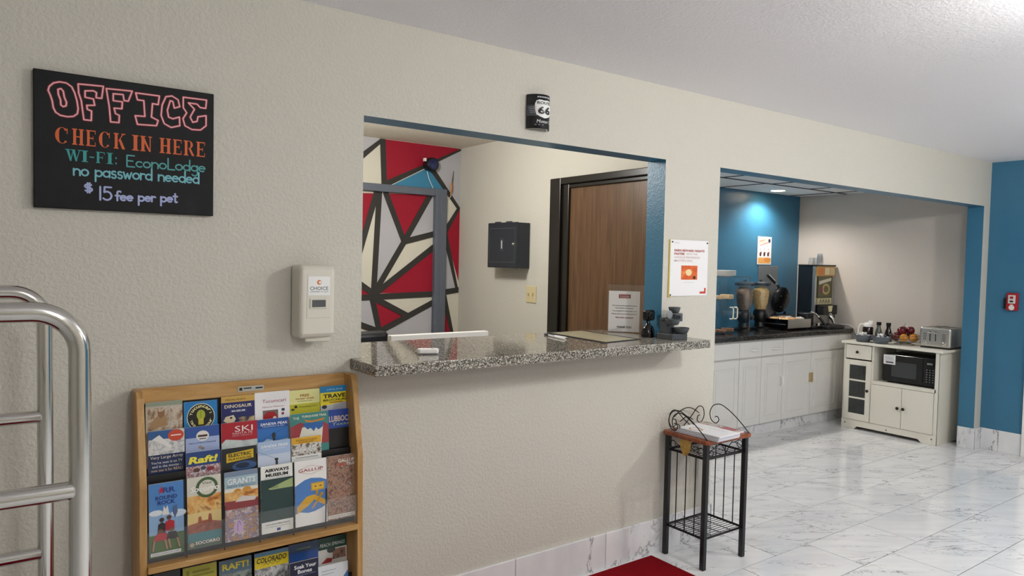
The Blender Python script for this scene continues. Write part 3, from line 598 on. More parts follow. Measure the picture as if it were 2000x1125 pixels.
brochure('dark blue brochure with white radio dish and red dot', (289, 844), (360, 836), T2, [('r', 0, 0, 1, 1, '#1c2d55'), ('r', 0, .72, 1, 1, '@dish'), ('r', 0, .9, .75, 1, '#2f5b94'), ('p', [(.1, .9), (.3, .95), (.65, .8), (.6, .78), (.28, .87)], '#e6e6e2'), ('e', .76, .93, .22, .068, '#c8492e'), ('r', .62, .925, .9, .938, '#f4e2d8'), ('t', 'Very Large Array', .5, .685, .9, '#e8dccb', .045, {}), ('t', "You've seen it on TV", .5, .63, .86, '#e9e9ee', .03, {}), ('t', 'and in the movies -', .5, .585, .8, '#e9e9ee', .03, {}), ('t', 'now see it for REAL!', .5, .54, .86, '#e6c9a8', .03, {})]+small(6, .08, .95, .49, .022, '#8fa0c4', .006), h=.27)
brochure('light blue brochure with small round road emblem', (362, 835), (428, 829), T2, [('r', 0, 0, 1, 1, '#a7b6dc'), ('r', 0, .84, 1, 1, '#31559c'), ('e', .5, .86, .19, .075, '#e9e6df'), ('r', .36, .845, .64, .875, '#4a3020'), ('r', .4, .812, .6, .825, '#33415f'), ('t', 'Heart of Historic Route 66', .5, .765, .78, '#2a3866', .022, {}), ('e', .42, .70, .05, .02, '#a08a78'), ('e', .5, .68, .05, .018, '#8d8672')])
brochure('red ski brochure with snowy slope', (432, 828), (502, 820), T2, [('r', 0, 0, 1, 1, '#ab1a2c'), ('p', [(0, .5), (1, .5), (1, .72), (.6, .72), (.12, .76), (0, .7)], '@snow'), ('t', 'SKI', .62, .90, .5, '#f4ece8', .085, {}), ('t', 'SANTA FE', .58, .835, .56, '#ecd2d0', .03, {}), ('t', 'NEW MEXICO', .58, .80, .56, '#d49a9c', .026, {})])
brochure('deep blue tramway brochure, upper one of two', (502, 821), (563, 814), T2, [('r', 0, 0, 1, 1, '#2f6fb8'), ('r', 0, .86, 1, 1, '#23529c'), ('p', [(0, .6), (.3, .7), (.6, .66), (1, .68), (1, .5), (0, .5)], '#a9c3df'), ('t', 'SANDIA PEAK', .54, .925, .88, '#f4f6f8', .04, dict(bold=.02, skew=.15)), ('t', 'TRAMWAY & SKI', .5, .885, .7, '#d5e2f0', .02, {}), ('l', [(.2, .7), (.95, .86)], .0008, '#1d2f44'), ('e', .52, .74, .06, .05, '#2c3038'), ('r', .49, .66, .56, .74, '#3c3a38')])
brochure('teal and red brochure with blue state shape, wide', (567, 809), (641, 803), T2-.008, [('r', 0, 0, 1, 1, '#3f8680'), ('p', [(0, .5), (0, .8), (.25, .86), (.35, .84), (.2, .5)], '#9c3a3e'), ('p', [(1, .5), (1, .78), (.86, .84), (.78, .5)], '#9c3a3e'), ('p', [(.15, .5), (.3, .78), (.85, .78), (.8, .5)], '#dfdccd'), ('p', [(.32, .84), (.86, .84), (.84, .76), (.72, .72), (.66, .76), (.6, .70), (.52, .76), (.44, .74), (.36, .79)], '#2c62a6'), ('p', [(.36, .9), (.55, .87), (.9, .9), (.88, .87), (.55, .845), (.4, .86)], '#d2822f'), ('t', 'TURQUOISE TRAIL', .62, .945, .66, '#ece7cf', .04, B_), ('t', 'THE', .14, .93, .16, '#ece7cf', .04, {})])
brochure('royal blue brochure with striped red and white place name', (641, 801), (687, 796), T2, [('r', 0, 0, 1, 1, '#24459c'), ('t', 'LUBBOCK', .5, .85, .95, '#e6cdb0', .095, B_), ('t', 'Texas', .5, .765, .7, '#a8c79a', .045, dict(skew=.25)), ('r', 0, 0, 1, .70, '#0e0f12')])
brochure('navy whitewater brochure with yellow slanted Raft title', (363, 885), (430, 877), T3, [('r', 0, 0, 1, 1, '#27437e'), ('r', 0, .5, 1, .80, '@raft'), ('t', 'Raft!', .5, .885, .82, '#f2e64a', .105, dict(bold=.04, skew=.25)), ('e', .3, .74, .1, .03, '#5b3a34'), ('e', .7, .74, .12, .03, '#8d2c38'), ('e', .5, .76, .08, .028, '#3c4a66')])
brochure('black brochure with tilted yellow electric sign', (432, 878), (500, 869), T3, [('r', 0, 0, 1, 1, '#1c2026'), ('e', .65, .72, .35, .07, '#3a5a8c'), ('e', .6, .73, .2, .04, '#1b2a44'), ('p', [(.14, .79), (.14, .92), (.92, .955), (.92, .825)], '#d9b52a'), ('t', 'ELECTRIC', .53, .895, .66, '#23221a', .05, dict(bold=.03, rot=.03)), ('t', 'PLAYHOUSE', .53, .838, .66, '#23221a', .03, dict(bold=.02, rot=.03))])
brochure('pale blue tramway brochure, lower one of two', (503, 864), (567, 858), T3, [('r', 0, 0, 1, 1, '#a9bfe0'), ('r', 0, .5, 1, .8, '#c9d4e6'), ('t', 'SANDIA PEAK', .52, .93, .84, '#f6f8fa', .042, dict(bold=.02, skew=.15)), ('t', 'AERIAL TRAMWAY', .5, .885, .7, '#e8eef6', .022, {}), ('l', [(0, .86), (.6, .72)], .0008, '#2a3442'), ('e', .56, .72, .06, .02, '#22252c'), ('r', .53, .64, .6, .72, '#2c3038')])
brochure('yellow topped steam train adventure brochure', (569, 856), (627, 850), T3, [('r', 0, 0, 1, 1, '#efeeea'), ('r', 0, .72, 1, .90, '@train'), ('r', 0, .90, 1, 1, '#dba62e'), ('t', 'NEW MEXICO & COLORADO', .5, .955, .7, '#5a3c12', .022, {}), ('t', 'RAILROAD', .5, .925, .5, '#5a3c12', .018, {}), ('t', 'TRAIN', .28, .80, .36, '#f3efe6', .035, B_), ('t', 'ADVENTURE', .3, .755, .46, '#f3efe6', .022, {}), ('t', 'The Most Scenic Railroad', .5, .69, .75, '#4a4a52', .02, {})])
brochure('sky blue brochure with four people in red and black shirts', (290, 947), (358, 938), T4, [('r', 0, 0, 1, 1, '#4f86c6'), ('r', 0, .3, 1, .58, '#8fb1d6'), ('e', .2, .6, .2, .04, '#dfe6ee'), ('e', .85, .56, .22, .05, '#cfdcea'), ('r', 0, 0, 1, .30, '#4d6a34'), ('p', [(.28, .90), (.34, .93), (.36, .97), (.38, .93), (.46, .92), (.40, .89), (.42, .85), (.36, .88), (.29, .85), (.32, .89)], '#c4283c'), ('t', 'RR', .58, .90, .36, '#2a3a8c', .07, B_), ('t', 'ROUND', .5, .80, .62, '#24347e', .055, B_), ('t', 'ROCK', .5, .735, .5, '#24347e', .055, B_),
 ('p', [(.38, .56), (.42, .69), (.47, .64), (.53, .69), (.58, .56)], '#dfdcd8'), ('p', [(.68, .58), (.74, .5), (.82, .58), (.8, .68), (.7, .66)], '#54658c'), ('e', .36, .5, .07, .03, '#3a2a26'), ('p', [(.24, .32), (.26, .44), (.36, .47), (.46, .44), (.46, .32)], '#2c2426'), ('e', .57, .52, .07, .03, '#5a3a30'), ('p', [(.46, .34), (.46, .46), (.58, .49), (.72, .46), (.72, .33)], '#b3202e'), ('e', .32, .35, .07, .03, '#6a4634'), ('p', [(.08, .22), (.22, .32), (.48, .32), (.52, .22)], '#b3202e'), ('e', .64, .35, .07, .03, '#7a5240'), ('p', [(.48, .22), (.54, .32), (.76, .32), (.84, .22)], '#2c2426'), ('l', [(.14, .22), (.10, .1)], .0045, '#b98468'), ('l', [(.45, .22), (.5, .1)], .0045, '#b98468'), ('l', [(.8, .22), (.86, .1)], .0045, '#b98468'), ('l', [(.55, .22), (.6, .11)], .0045, '#b98468'), ('r', 0.03, .02, .9, .065, '#e9e9ea'), ('t', 'GOROUNDROCK.COM', .46, .043, .78, '#2a2a34', .022, {})])
brochure('brochure with circular script emblem over a mission skyline at sunset', (365, 934), (431, 926), T4, [('r', 0, 0, 1, 1, '#d9d5c6'), ('r', 0, .5, 1, .74, '@sunset'), ('r', 0, .22, 1, .5, '#e3c98a'), ('p', [(0, .22), (0, .34), (.3, .36), (.32, .44), (.4, .44), (.42, .38), (.6, .38), (.62, .46), (.7, .46), (.72, .36), (1, .33), (1, .22)], '@mission'), ('r', 0, .1, 1, .22, '#4d8288'), ('r', 0, 0, 1, .1, '#5c6a60'), ('e', .58, .84, .33, .145, '#46613c'), ('e', .58, .84, .24, .105, '#dcd8c8'), ('t', 'Visit', .58, .905, .3, '#33472c', .035, dict(skew=.2)), ('t', 'Socorro', .52, .83, .86, '#f6f4ee', .08, dict(skew=.25, bold=.03)), ('t', 'SOCORRO', .58, .075, .72, '#f2efe6', .045, B_), ('e', .12, .06, .07, .03, '#b7ac90')])
brochure('brochure with pale blue sky title over desert and cactus garden', (438, 923), (503, 916), T4, [('r', 0, 0, 1, 1, '#a9c2cd'), ('r', 0, .93, 1, 1, '#7d8ea6'), ('r', 0, .70, 1, .76, '#ece4d4'), ('e', .38, .70, .12, .05, '#c98a2e'), ('e', .66, .71, .14, .055, '#cf9436'), ('r', 0, .58, 1, .71, '@sunset'), ('r', 0, .46, 1, .58, '#8c3a3e'), ('p', [(.3, .56), (.5, .64), (.95, .6), (.9, .55)], '#d9cfc9'), ('r', 0, 0, 1, .46, '@town'), ('t', 'GRANTS', .5, .86, .84, '#f4f6f6', .085, B_), ('t', 'NEW MEXICO', .5, .79, .84, '#6d7f8a', .035, {}), ('e', .4, .2, .15, .1, '#c9a9cf'), ('l', [(.36, .14), (.37, .25), (.42, .28), (.46, .22)], .0015, '#4a3a7a'), ('r', .1, .34, .28, .42, '#b89a92')])
brochure('white and dark green aviation museum brochure', (509, 911), (571, 905), T4, [('r', 0, 0, 1, 1, '#eeeee8'), ('r', 0, .17, 1, .80, '#26403f'), ('p', [(.22, .66), (1, .78), (1, .64), (.3, .64)], '#a3b47a'), ('t', 'FLIGHT', .42, .675, .24, '#3b4a34', .03, {}), ('t', 'AIRWAYS', .5, .93, .76, '#1c1c1c', .05, dict(bold=.04)), ('t', 'MUSEUM', .5, .86, .7, '#1c1c1c', .05, dict(bold=.04)), ('t', "Cibola County Historical Aviation", .5, .815, .82, '#3a3a3a', .018, {}), ('t', 'at the Grants-Milan Airport', .5, .125, .74, '#2c2c2c', .022, B_), ('t', 'open weekends and by appointment', .5, .09, .8, '#5a5a5a', .018, {}), ('r', .47, .02, .58, .06, '#3a4a8c')], th=.01)
brochure('white brochure with stepped blue shape and yellow figure', (575, 901), (637, 895), T4, [('r', 0, 0, 1, 1, '#f0eeea'), ('p', [(0, .2), (0, .62), (.15, .66), (.3, .70), (.5, .72), (.8, .70), (1, .66), (1, .28), (.85, .24), (.6, .2), (.4, .19), (.15, .22)], '#4f7fc0'), ('p', [(.05, .2), (.05, .3), (.35, .44), (.6, .46), (.98, .34), (.95, .26), (.6, .38), (.4, .3)], '#d7a632'), ('p', [(.5, .25), (.56, .25), (.9, .46), (.82, .48)], '#c79428'), ('r', .5, .52, .92, .64, '#d3a02a'), ('r', .54, .54, .88, .62, '#e2b440'), ('r', .6, .575, .67, .59, '#3a2a14'), ('r', .76, .575, .83, .59, '#3a2a14'), ('r', .64, .45, .72, .52, '#b58a28'), ('l', [(.12, .86), (.5, .92), (.9, .865)], .0007, '#c4664a'), ('l', [(.12, .83), (.5, .78), (.9, .83)], .0007, '#c4664a'), ('t', 'GALLUP', .5, .85, .76, '#a8323a', .045, {})])
brochure('brown trail riding brochure in the right end pocket', (638, 891), (695, 886), T4, [('r', 0, 0, 1, 1, '@rock'), ('r', .0, .02, .92, .075, '#d9d3cb'), ('t', 'www.gallup trails', .46, .047, .76, '#5a4a44', .02, {}), ('t', 'GALLUP', .66, .91, .56, '#efe9e2', .05, B_), ('t', 'REAL', .5, .85, .26, '#c8492e', .045, B_), ('t', 'TRUE', .8, .85, .28, '#efe9e2', .045, B_)])
# lower shelf
L1, L2 = -.058, -.12
brochure('dark blue grey brochure at the left end of the lower shelf', (300, 1122), (352, 1114), L1, [('r', 0, 0, 1, 1, '#3b4a58'), ('r', 0, .85, 1, 1, '#2b333a')])
brochure('olive yellow brochure on the lower shelf', (357, 1109), (423, 1099), L1, [('r', 0, 0, 1, 1, '#b5b03a'), ('r', .28, .905, .8, .935, '#8f8a2a'), ('r', .28, .85, .92, .88, '#8f8a2a'), ('r', .1, .83, .18, .95, '#8a8628')])
brochure('grey rapids brochure with yellow capital title', (428, 1096), (491, 1086), L1, [('r', 0, 0, 1, 1, '@river'), ('r', 0, .8, 1, 1, '#5b7488'), ('t', 'RAFT!', .5, .90, .82, '#e3cf3a', .10, dict(bold=.03))])
brochure('bright yellow brochure with black slanted state name', (497, 1079), (563, 1072), L1, [('r', 0, 0, 1, 1, '@silver'), ('r', 0, .76, 1, .94, '#e8cf2a'), ('r', 0, .94, 1, 1, '#5d8cae'), ('t', 'COLORADO', .5, .88, .88, '#1c1c18', .08, dict(bold=.02, skew=.12)), ('l', [(.25, .80), (.33, .84), (.38, .80), (.45, .835), (.52, .80), (.6, .84), (.66, .80), (.78, .84)], .0014, '#6a6440')])
brochure('plain deep blue brochure behind the hot springs one', (564, 1064), (621, 1056), L1, [('r', 0, 0, 1, 1, '#2b55a0'), ('r', 0, .86, 1, 1, '#33486e'), ('r', .25, .905, .75, .925, '#6f8a5a')])
brochure('navy brochure with white soak your bones title', (566, 1099), (621, 1091), L2, [('r', 0, 0, 1, 1, '#141a38'), ('t', 'Soak Your', .54, .92, .78, '#f4f4f6', .06, B_), ('t', 'Bones', .52, .845, .5, '#f4f4f6', .06, B_), ('t', 'in Our Legendary Waters', .5, .79, .8, '#aab4cc', .02, {})])
brochure('dark green brochure with white road photo at the right end', (620, 1053), (677, 1044), L1, [('r', 0, 0, 1, 1, '#e4e2de'), ('r', 0, .82, 1, 1, '#1d4a40'), ('t', 'PEACH SPRINGS', .5, .89, .84, '#e6efe6', .055, dict(skew=.15)), ('r', .5, .64, .95, .8, '@rock'), ('p', [(.1, .6), (.3, .68), (.5, .66), (.45, .6)], '#a83a34'), ('e', .45, .80, .14, .05, '#3a4440')])
brochure('white leaflet with blue corner in front of the green brochure', (621, 1107), (679, 1096), L2, [('r', 0, 0, 1, 1, '#dfe2e6'), ('p', [(.45, .55), (1, .86), (1, .55)], '#3f74ae')]+small(5, .12, .6, .92, .05, '#8e95a0', .008), th=.01)
# ------------------------------------------------------------------ granite counter and what is on it
CT = 1.134
ct = thing('reception_counter', 'speckled grey granite counter slab in the office window', 'counter', (2.02, 0, CT))
MB().prism([(-.93, -.225), (.93, -.205), (.93, 0), (.783, 0), (.783, .45), (-.884, .45), (-.884, 0), (-.93, 0)], 2, -.04, 0, M['granite']).build('slab', ct, .003)
MB().box((-.884, .125, -.30), (.783, .15, -.04), M['wall_smooth']).build('inner_panel', ct)
# door chime
p = at(836, 692, 2, CT)
ch = thing('door_chime', 'small white plastic door chime lying on the granite counter', 'chime', (p.x, p.y, CT), (0, 0, -.35))
MB().prism([(-.032+.012*math.cos(a), .014*math.sin(a)) for a in [R(90+k*20) for k in range(10)]]+[(.03+.013*math.cos(a), .014*math.sin(a)) for a in [R(-90+k*20) for k in range(10)]], 2, .003, .024, M['white']).build('shell', ch, .006, seg=3)
MB().box((-.038, -.012, .0), (.036, .012, .004), mat('#55565a', .4)).build('foot', ch)
MB().lathe([(.006, .024), (.006, .026), (.004, .0265)], (.018, 0, 0), mat('#8a8c90', .4), 14).build('button', ch)
# blotter mat with black edge, seen in perspective on the counter
q = [at(*p_, 2, CT) for p_ in ((1066, 652), (1137, 645), (1252, 664), (1180, 670))]
c0 = sum((V(p_) for p_ in q), V())/4; c0.z = CT
mt_ = thing('desk_mat', 'beige desk mat with thin black edge lying on the counter', 'desk mat', c0)
e1 = (q[2]-q[1]+q[3]-q[0])/2; e2 = (q[1]-q[0]+q[2]-q[3])/2; e1.z = e2.z = 0
def quad(k1, k2): return [(-e1*k1/2-e2*k2/2).xy, (e1*k1/2-e2*k2/2).xy, (e1*k1/2+e2*k2/2).xy, (-e1*k1/2+e2*k2/2).xy]
MB().prism(quad(1, 1), 2, 0, .0025, mat('#16161c', .4)).build('edge', mt_)
MB().prism(quad(.92, .80), 2, .0015, .0035, mat('#a59f86', .35)).build('sheet', mt_)
for k, (a, c, lab, cols) in enumerate((((1064, 653), (1108, 660), 'slim white and dark blue pen beside the desk mat', ('#23263a', '#e6e6ea')), ((1072, 655), (1104, 662.5), 'short white pen nearest the counter front', ('#d6d6da', '#f0f0f2')))):
    a, c = at(*a, 2, CT+.005), at(*c, 2, CT+.005); d = (c-a)
    pn = thing('pen', lab, 'pen', (a.x, a.y, CT+.0052), (0, 0, math.atan2(d.y, d.x)), 'pens on the counter'); L = d.xy.length
    MB().tube([(0, 0, 0), (L*.45, 0, 0)], .005, mat(cols[0], .3), 12).build('cap', pn); MB().tube([(L*.45, 0, 0), (L*.93, 0, 0), (L, 0, 0)], [.0045, .0045, .001], mat(cols[1], .3), 12).build('barrel', pn)
# acrylic sign holder
a, c = at(1186, 648, 2, CT), at(1256, 651, 2, CT)
dd = c-a; SW = dd.xy.length; SH = .262; rz = math.atan2(dd.y, dd.x)
sg = thing('sign_holder', 'clear acrylic holder with white thank you notice on the counter', 'sign holder', (a.x, a.y, CT), (0, 0, rz))
MB().box((0, -.004, .002), (SW, -.001, SH), M['clear']).build('front_sheet', sg); MB().box((0, .003, .002), (SW, .006, SH), M['clear']).build('back_sheet', sg)
MB().box((0, -.045, 0), (SW, .045, .003), M['clear']).build('foot', sg)
MB().box((.004, .0, .004), (SW-.022, .0015, SH*.87), M['paper']).build('notice', sg)
def notice_text():
    k = SW-.022; u = .004+k/2
    for t_, v_, w_, h_, c_, bo in (('We hope you had a pleasant stay at', .625, .78, .026, '#2a2a2e', .03), ('Econolodge, Tucumcari', .565, .56, .026, '#2a2a2e', .03), ('Your feedback is important to us', .50, .78, .026, '#2a2a2e', .03), ('Please share your experience on', .43, .80, .026, '#6a2a32', .03), ('Google review!', .345, .56, .04, '#8c2434', .04), ('THANK YOU', .125, .46, .045, '#16161a', .04)):
        b = MB(FW); b.text(t_, u, v_*SH*.9, w_*k, mat(c_, .6), .0008, h_*SH, bo); b.build('lettering', sg)
    b = MB(FW); b.rect(u-.032, SH*.72, u+.032, SH*.80, mat('#8c3236', .5), .0006); b.text('EconoLodge', u, SH*.76, .05, mat('#e9d8d4', .5), .0012, .012); b.text('by choice hotels', u, SH*.735, .045, mat('#e9d8d4', .5), .0012, .006); b.build('emblem', sg)
notice_text()
# black webcam on a round foot
wc = thing('webcam', 'glossy black webcam with rounded head beside the acrylic sign', 'webcam', (2.855, .145, CT)) ; p = at(1274, 650, 2, CT)
wc.location = (2.755, .045, CT)
MB().lathe([(.036, 0), (.036, .012), (.033, .04), (.026, .055), (.012, .066), (.009, .085)], (0, 0, 0), M['black_gloss'], 24).build('foot', wc)
MB().box((-.034, -.022, .085), (.034, .016, .142), M['black_gloss']).build('head', wc, .014, seg=4)
MB().lathe([(.02, 0), (.021, -.006), (.016, -.008), (.0001, -.0085)], (-.004, -.022, .113), M['black'], 20, 1).build('lens', wc)
# tabletop fountain
p = at(1313, 657, 2, CT)
tf = thing('tabletop_fountain', 'dark grey tabletop fountain of stacked slate bowls and blocks', 'fountain', (2.80, -.085, CT))
SL = mat('#3c4145', .5); SL2 = mat('#4a5054', .45)
MB().box((-.055, -.045, 0), (.06, .06, .03), SL).build('base_tray', tf, .003)
MB().box((-.045, .0, .03), (.01, .05, .105), SL).build('rear_column', tf, .003)
MB().box((-.005, -.02, .09), (.05, .045, .132), SL2).build('upper_block', tf, .004)
MB().box((-.002, -.022, .098), (.03, -.018, .122), M['black']).build('recess', tf)
for bx_, by_, bz_, br in ((.03, -.025, .03, .043), (-.035, -.028, .075, .036), (.02, .012, .132, .03)):
    MB().lathe([(.55*br, 0), (.8*br, .004), (br, .024), (1.02*br, .03), (.92*br, .03), (.75*br, .018), (.0001, .014)], (bx_, by_, bz_), SL2, 22).build('bowl', tf)
MB().lathe([(.0001, -.004), (.02, -.004), (.022, 0), (.02, .004), (.0001, .004)], (-.03, .0, .125), mat('#8f9496', .3), 18, 1).build('water_disc', tf)
MB().box((-.05, .02, .095), (-.01, .04, .108), SL).build('arm', tf, .002)
# monitor and chair behind the counter
a, c = at(760, 655, 1, .56), at(950, 646, 1, .56)
mo = thing('monitor', 'white backed computer monitor behind the counter, only its top edge showing', 'monitor', ((a.x+c.x)/2, .56, .74))
W2 = (c.x-a.x)/2
MB().box((-W2, -.02, .07), (W2, .02, (a.z+c.z)/2-.74), M['white']).build('housing', mo, .004)
MB().box((-W2+.012, .0195, .085), (W2-.012, .0215, .38), M['black_gloss']).build('screen', mo)
MB().box((-.03, -.03, .01), (.03, -.018, .2), M['white']).build('neck', mo, .003); MB().box((-.11, -.08, 0), (.11, .08, .012), M['white']).build('foot', mo, .003)
dk = thing('office_desk', 'plain work desk on the office side of the counter, hidden below it', 'desk', (1.95, .56, 0))
MB().box((-.80, -.09, .71), (.80, .34, .74), M['white']).build('desk_top', dk, .003)
for x in (-.77, .75):
    MB().box((x, -.08, 0), (x+.03, .33, .71), M['white']).build('side_panel', dk)
oc = thing('office_chair', 'black leather office chair with its back showing over the counter', 'office chair', (1.62, 1.27, 0), (0, 0, .1))
zt = at(720, 650, 1, 1.2).z; LT = mat('#15181d', .35)
MB().box((-.25, -.05, zt-.56), (.25, .04, zt), LT).build('backrest', oc, .03, seg=4); MB().box((-.25, -.52, .42), (.25, .02, .52), LT).build('seat', oc, .03, seg=4)
MB().tube([(0, -.25, .08), (0, -.25, .42)], .03, M['black'], 14).build('gas_column', oc); MB().box((-.05, -.01, .42), (.05, .03, .62), M['black']).build('back_bracket', oc)
for k in range(5):
    a = 2*PI*k/5+.3; e = (.29*math.cos(a), -.25+.29*math.sin(a))
    L = MB().tube([(0, -.25, .10), (e[0], e[1], .065)], [.025, .016], M['black'], 10).build('leg', oc)
    MB().lathe([(.012, -.02), (.03, -.02), (.032, 0), (.03, .02), (.012, .02)], (e[0], e[1], .032), M['black'], 14, 0).build('caster', L)
for s_ in (-1, 1): MB().tube([(s_*.25, -.05, .60), (s_*.28, -.1, .66), (s_*.28, -.35, .66), (s_*.26, -.38, .48)], .018, M['black'], 10).build('armrest', oc)
# ------------------------------------------------------------------ key box, switch, camera, wires in the office
KB = mat('#2a3038', .35, .2)
kb = thing('key_cabinet', 'dark grey metal key cabinet hung on the office wall', 'key cabinet', (OXW, 1.55, 1.462), (0, 0, 0))
MB().box((-.105, 0, 0), (-.001, .36, .325), KB).build('body', kb, .004)
MB().box((-.122, -.002, -.002), (-.105, .362, .328), KB).build('door', kb, .004)
b = MB(FX); b.fr = Matrix.Translation((0, .36, 0)) @ FX
ln = mat('#6d737b', .4)
b.ribbon([(.02, .285), (.34, .285), (.34, .04), (.02, .04)], .0016, ln, .1223, True); b.build('panel_line', kb)
b = MB(Matrix.Translation((0, .36, 0)) @ FX); b.ribbon([(.165, .125), (.195, .125), (.195, .21), (.165, .21)], .002, ln, .1226, True); b.rect(.174, .138, .186, .198, mat('#c9ccd0', .4), .1227); b.build('name_label', kb)
MB().lathe([(.011, 0), (.011, -.01), (.007, -.014), (.0001, -.014)], (-.122, .03, .17), M['steel'], 16, 0).build('lock', kb)
for y in (.10, .24): MB().box((-.11, y, .326), (-.085, y+.05, .336), KB).build('hinge_tab', kb, .002)
sw = thing('light_switch', 'almond double light switch plate on the office wall', 'light switch', (OXW, 1.52, 1.275))
MB().box((-.006, -.058, -.06), (0, .058, .06), M['almond']).build('plate', sw, .004)
for y in (-.024, .024): MB().box((-.016, y-.005, -.008), (-.006, y+.005, .012), mat('#c6b98c', .4)).build('toggle', sw, .002)
p = at(836, 320, 1, OYB-.08)
sc_ = thing('security_camera', 'small round black security camera on the mural wall', 'camera', (p.x+.04, OYB-.004, p.z))
MB().lathe([(.045, 0), (.045, -.012), (.02, -.018), (.018, -.04)], (0, 0, 0), M['black'], 20, 1).build('mount', sc_)
MB().lathe([(.03, -.03), (.052, -.036), (.056, -.06), (.052, -.088), (.044, -.094)], (0, 0, 0), M['black'], 24, 1).build('housing', sc_)
MB().lathe([(.044, -.093), (.03, -.097), (.0001, -.099)], (0, 0, 0), mat('#1a2050', .1), 20, 1).build('lens', sc_)
MB().box((-.066, -.07, .02), (-.05, -.04, .045), M['white']).build('side_tag', sc_, .002)
def cab(pts): return [V((at(*q_, 1, OYB-.012).x, OYB-.012, at(*q_, 1, OYB-.012).z)) for q_ in pts]
b = MB().tube(cab([(834, 334), (838, 350), (846, 368), (856, 382), (868, 389), (878, 387), (884, 378)]), .0025, M['white'], 6)
tag(b.build('camera_cable'), 'thin white cable looping down from the black camera', 'cable')
tw = thing('wire_bundle', 'loose orange and black wires poking from the mural wall', 'wires', (at(880, 372, 1, OYB).x, OYB-.004, at(880, 372, 1, OYB).z))
for i, (c_, dx, dz) in enumerate((('#1a1712', .018, .16), ('#b9763a', .004, .075), ('#c98c50', -.01, .06), ('#8d5a30', .008, .045))):
    MB().tube([(0, -.004, -.04), (dx*.4-.004, -.012-.004*i, dz*.3), (dx, -.010-.004*i, dz)], [.007, .006, .0015], mat(c_, .5), 7).build('wire', tw)
# ------------------------------------------------------------------ curved tin sign above the window
a, c = at(1029, 187, 1, 0), at(1070, 252, 1, 0)
ts = thing('curved_tin_sign', 'black curved tin sign with white highway shield above the window', 'sign', ((a.x+c.x)/2-.005, 0, 2.098))
w_, hh = .058, .148; TK = mat('#17181c', .3); 
def cyl(u, n=0): a_ = R(-78+156*u); rr = .062+n; return (rr*math.sin(a_), -.004-rr*math.cos(a_)+.012)
b = MB(); b.grid(lambda u, v_: (*cyl(u), v_*hh), 60, 2, TK); b.build('sheet', ts, solid=.0015)
SHM = lambda u: .51+(u-.68)*.92
def wrap(b, nn=.0022):
    out = []
    for p in b.v: x, y = cyl(min(1, max(0, p.x)), nn+p.z); out.append(V((x, y, p.y*hh)))
    b.v = out; return b
def sub_poly(b, pts, m_, n_=0, k=8):
    """fan of thin strips so that flat print follows the curve"""
    us = [p[0] for p in pts]; u0, u1 = min(us), max(us); N = 14
    def span(u):
        vs = []
        for (a0, b0), (a1, b1) in zip(pts, pts[1:]+pts[:1]):
            if (a0-u)*(a1-u) <= 0 and abs(a1-a0) > 1e-9: vs.append(b0+(b1-b0)*(u-a0)/(a1-a0))
        return (min(vs), max(vs)) if vs else None
    for i in range(N):
        ua, ub = u0+(u1-u0)*i/N+1e-6, u0+(u1-u0)*(i+1)/N-1e-6; sa, sb = span(ua), span(ub)
        if sa and sb: b.add([(ua, sa[0], n_), (ub, sb[0], n_), (ub, sb[1], n_), (ua, sa[1], n_)], [(0, 1, 2, 3)], m_)
WH = mat('#f2f2f0', .4)
b = MB(); sub_poly(b, [(0.02, .36), (.32, .36), (.32, .68), (.02, .68)], mat('#4c4e55', .4)); wrap(b).build('grey_band', ts)
b = MB(); sub_poly(b, [(SHM(u_), v_) for u_, v_ in [(.40, .80), (.52, .84), (.66, .82), (.80, .84), (.94, .80), (.97, .72), (.94, .66), (.97, .55), (.93, .40), (.82, .34), (.68, .30), (.54, .34), (.43, .40), (.39, .55), (.42, .66), (.39, .72)]], WH, .0004); wrap(b).build('shield', ts)
b = MB(); b.text('ROUTE', .51, .745, .42, TK, .0024, .085, .01); b.text('66', .51, .53, .38, TK, .0024, .23, .03); wrap(b).build('shield_lettering', ts)
b = MB(); [b.rect(.30+.06*i, .895, .345+.06*i, .935, mat('#b9bbc0', .4), .0016) for i in range(7)]; wrap(b).build('top_lettering', ts)
b = MB(); b.text('Motor S', .51, .205, .42, WH, .0016, .10, skew=.15); wrap(b).build('script_lettering', ts)
b = MB(); b.text('* * *', .36, .10, .24, mat('#b9bbc0', .4), .0016, .035); wrap(b).build('foot_lettering', ts)
b = MB()
for i in range(4): sub_poly(b, [(.08+.015*i, .62-.05*i), (.28, .62-.05*i), (.28, .605-.05*i), (.05+.015*i, .605-.05*i)], mat('#9a9ca2', .4), .0004)
wrap(b).build('wing_stripe', ts)
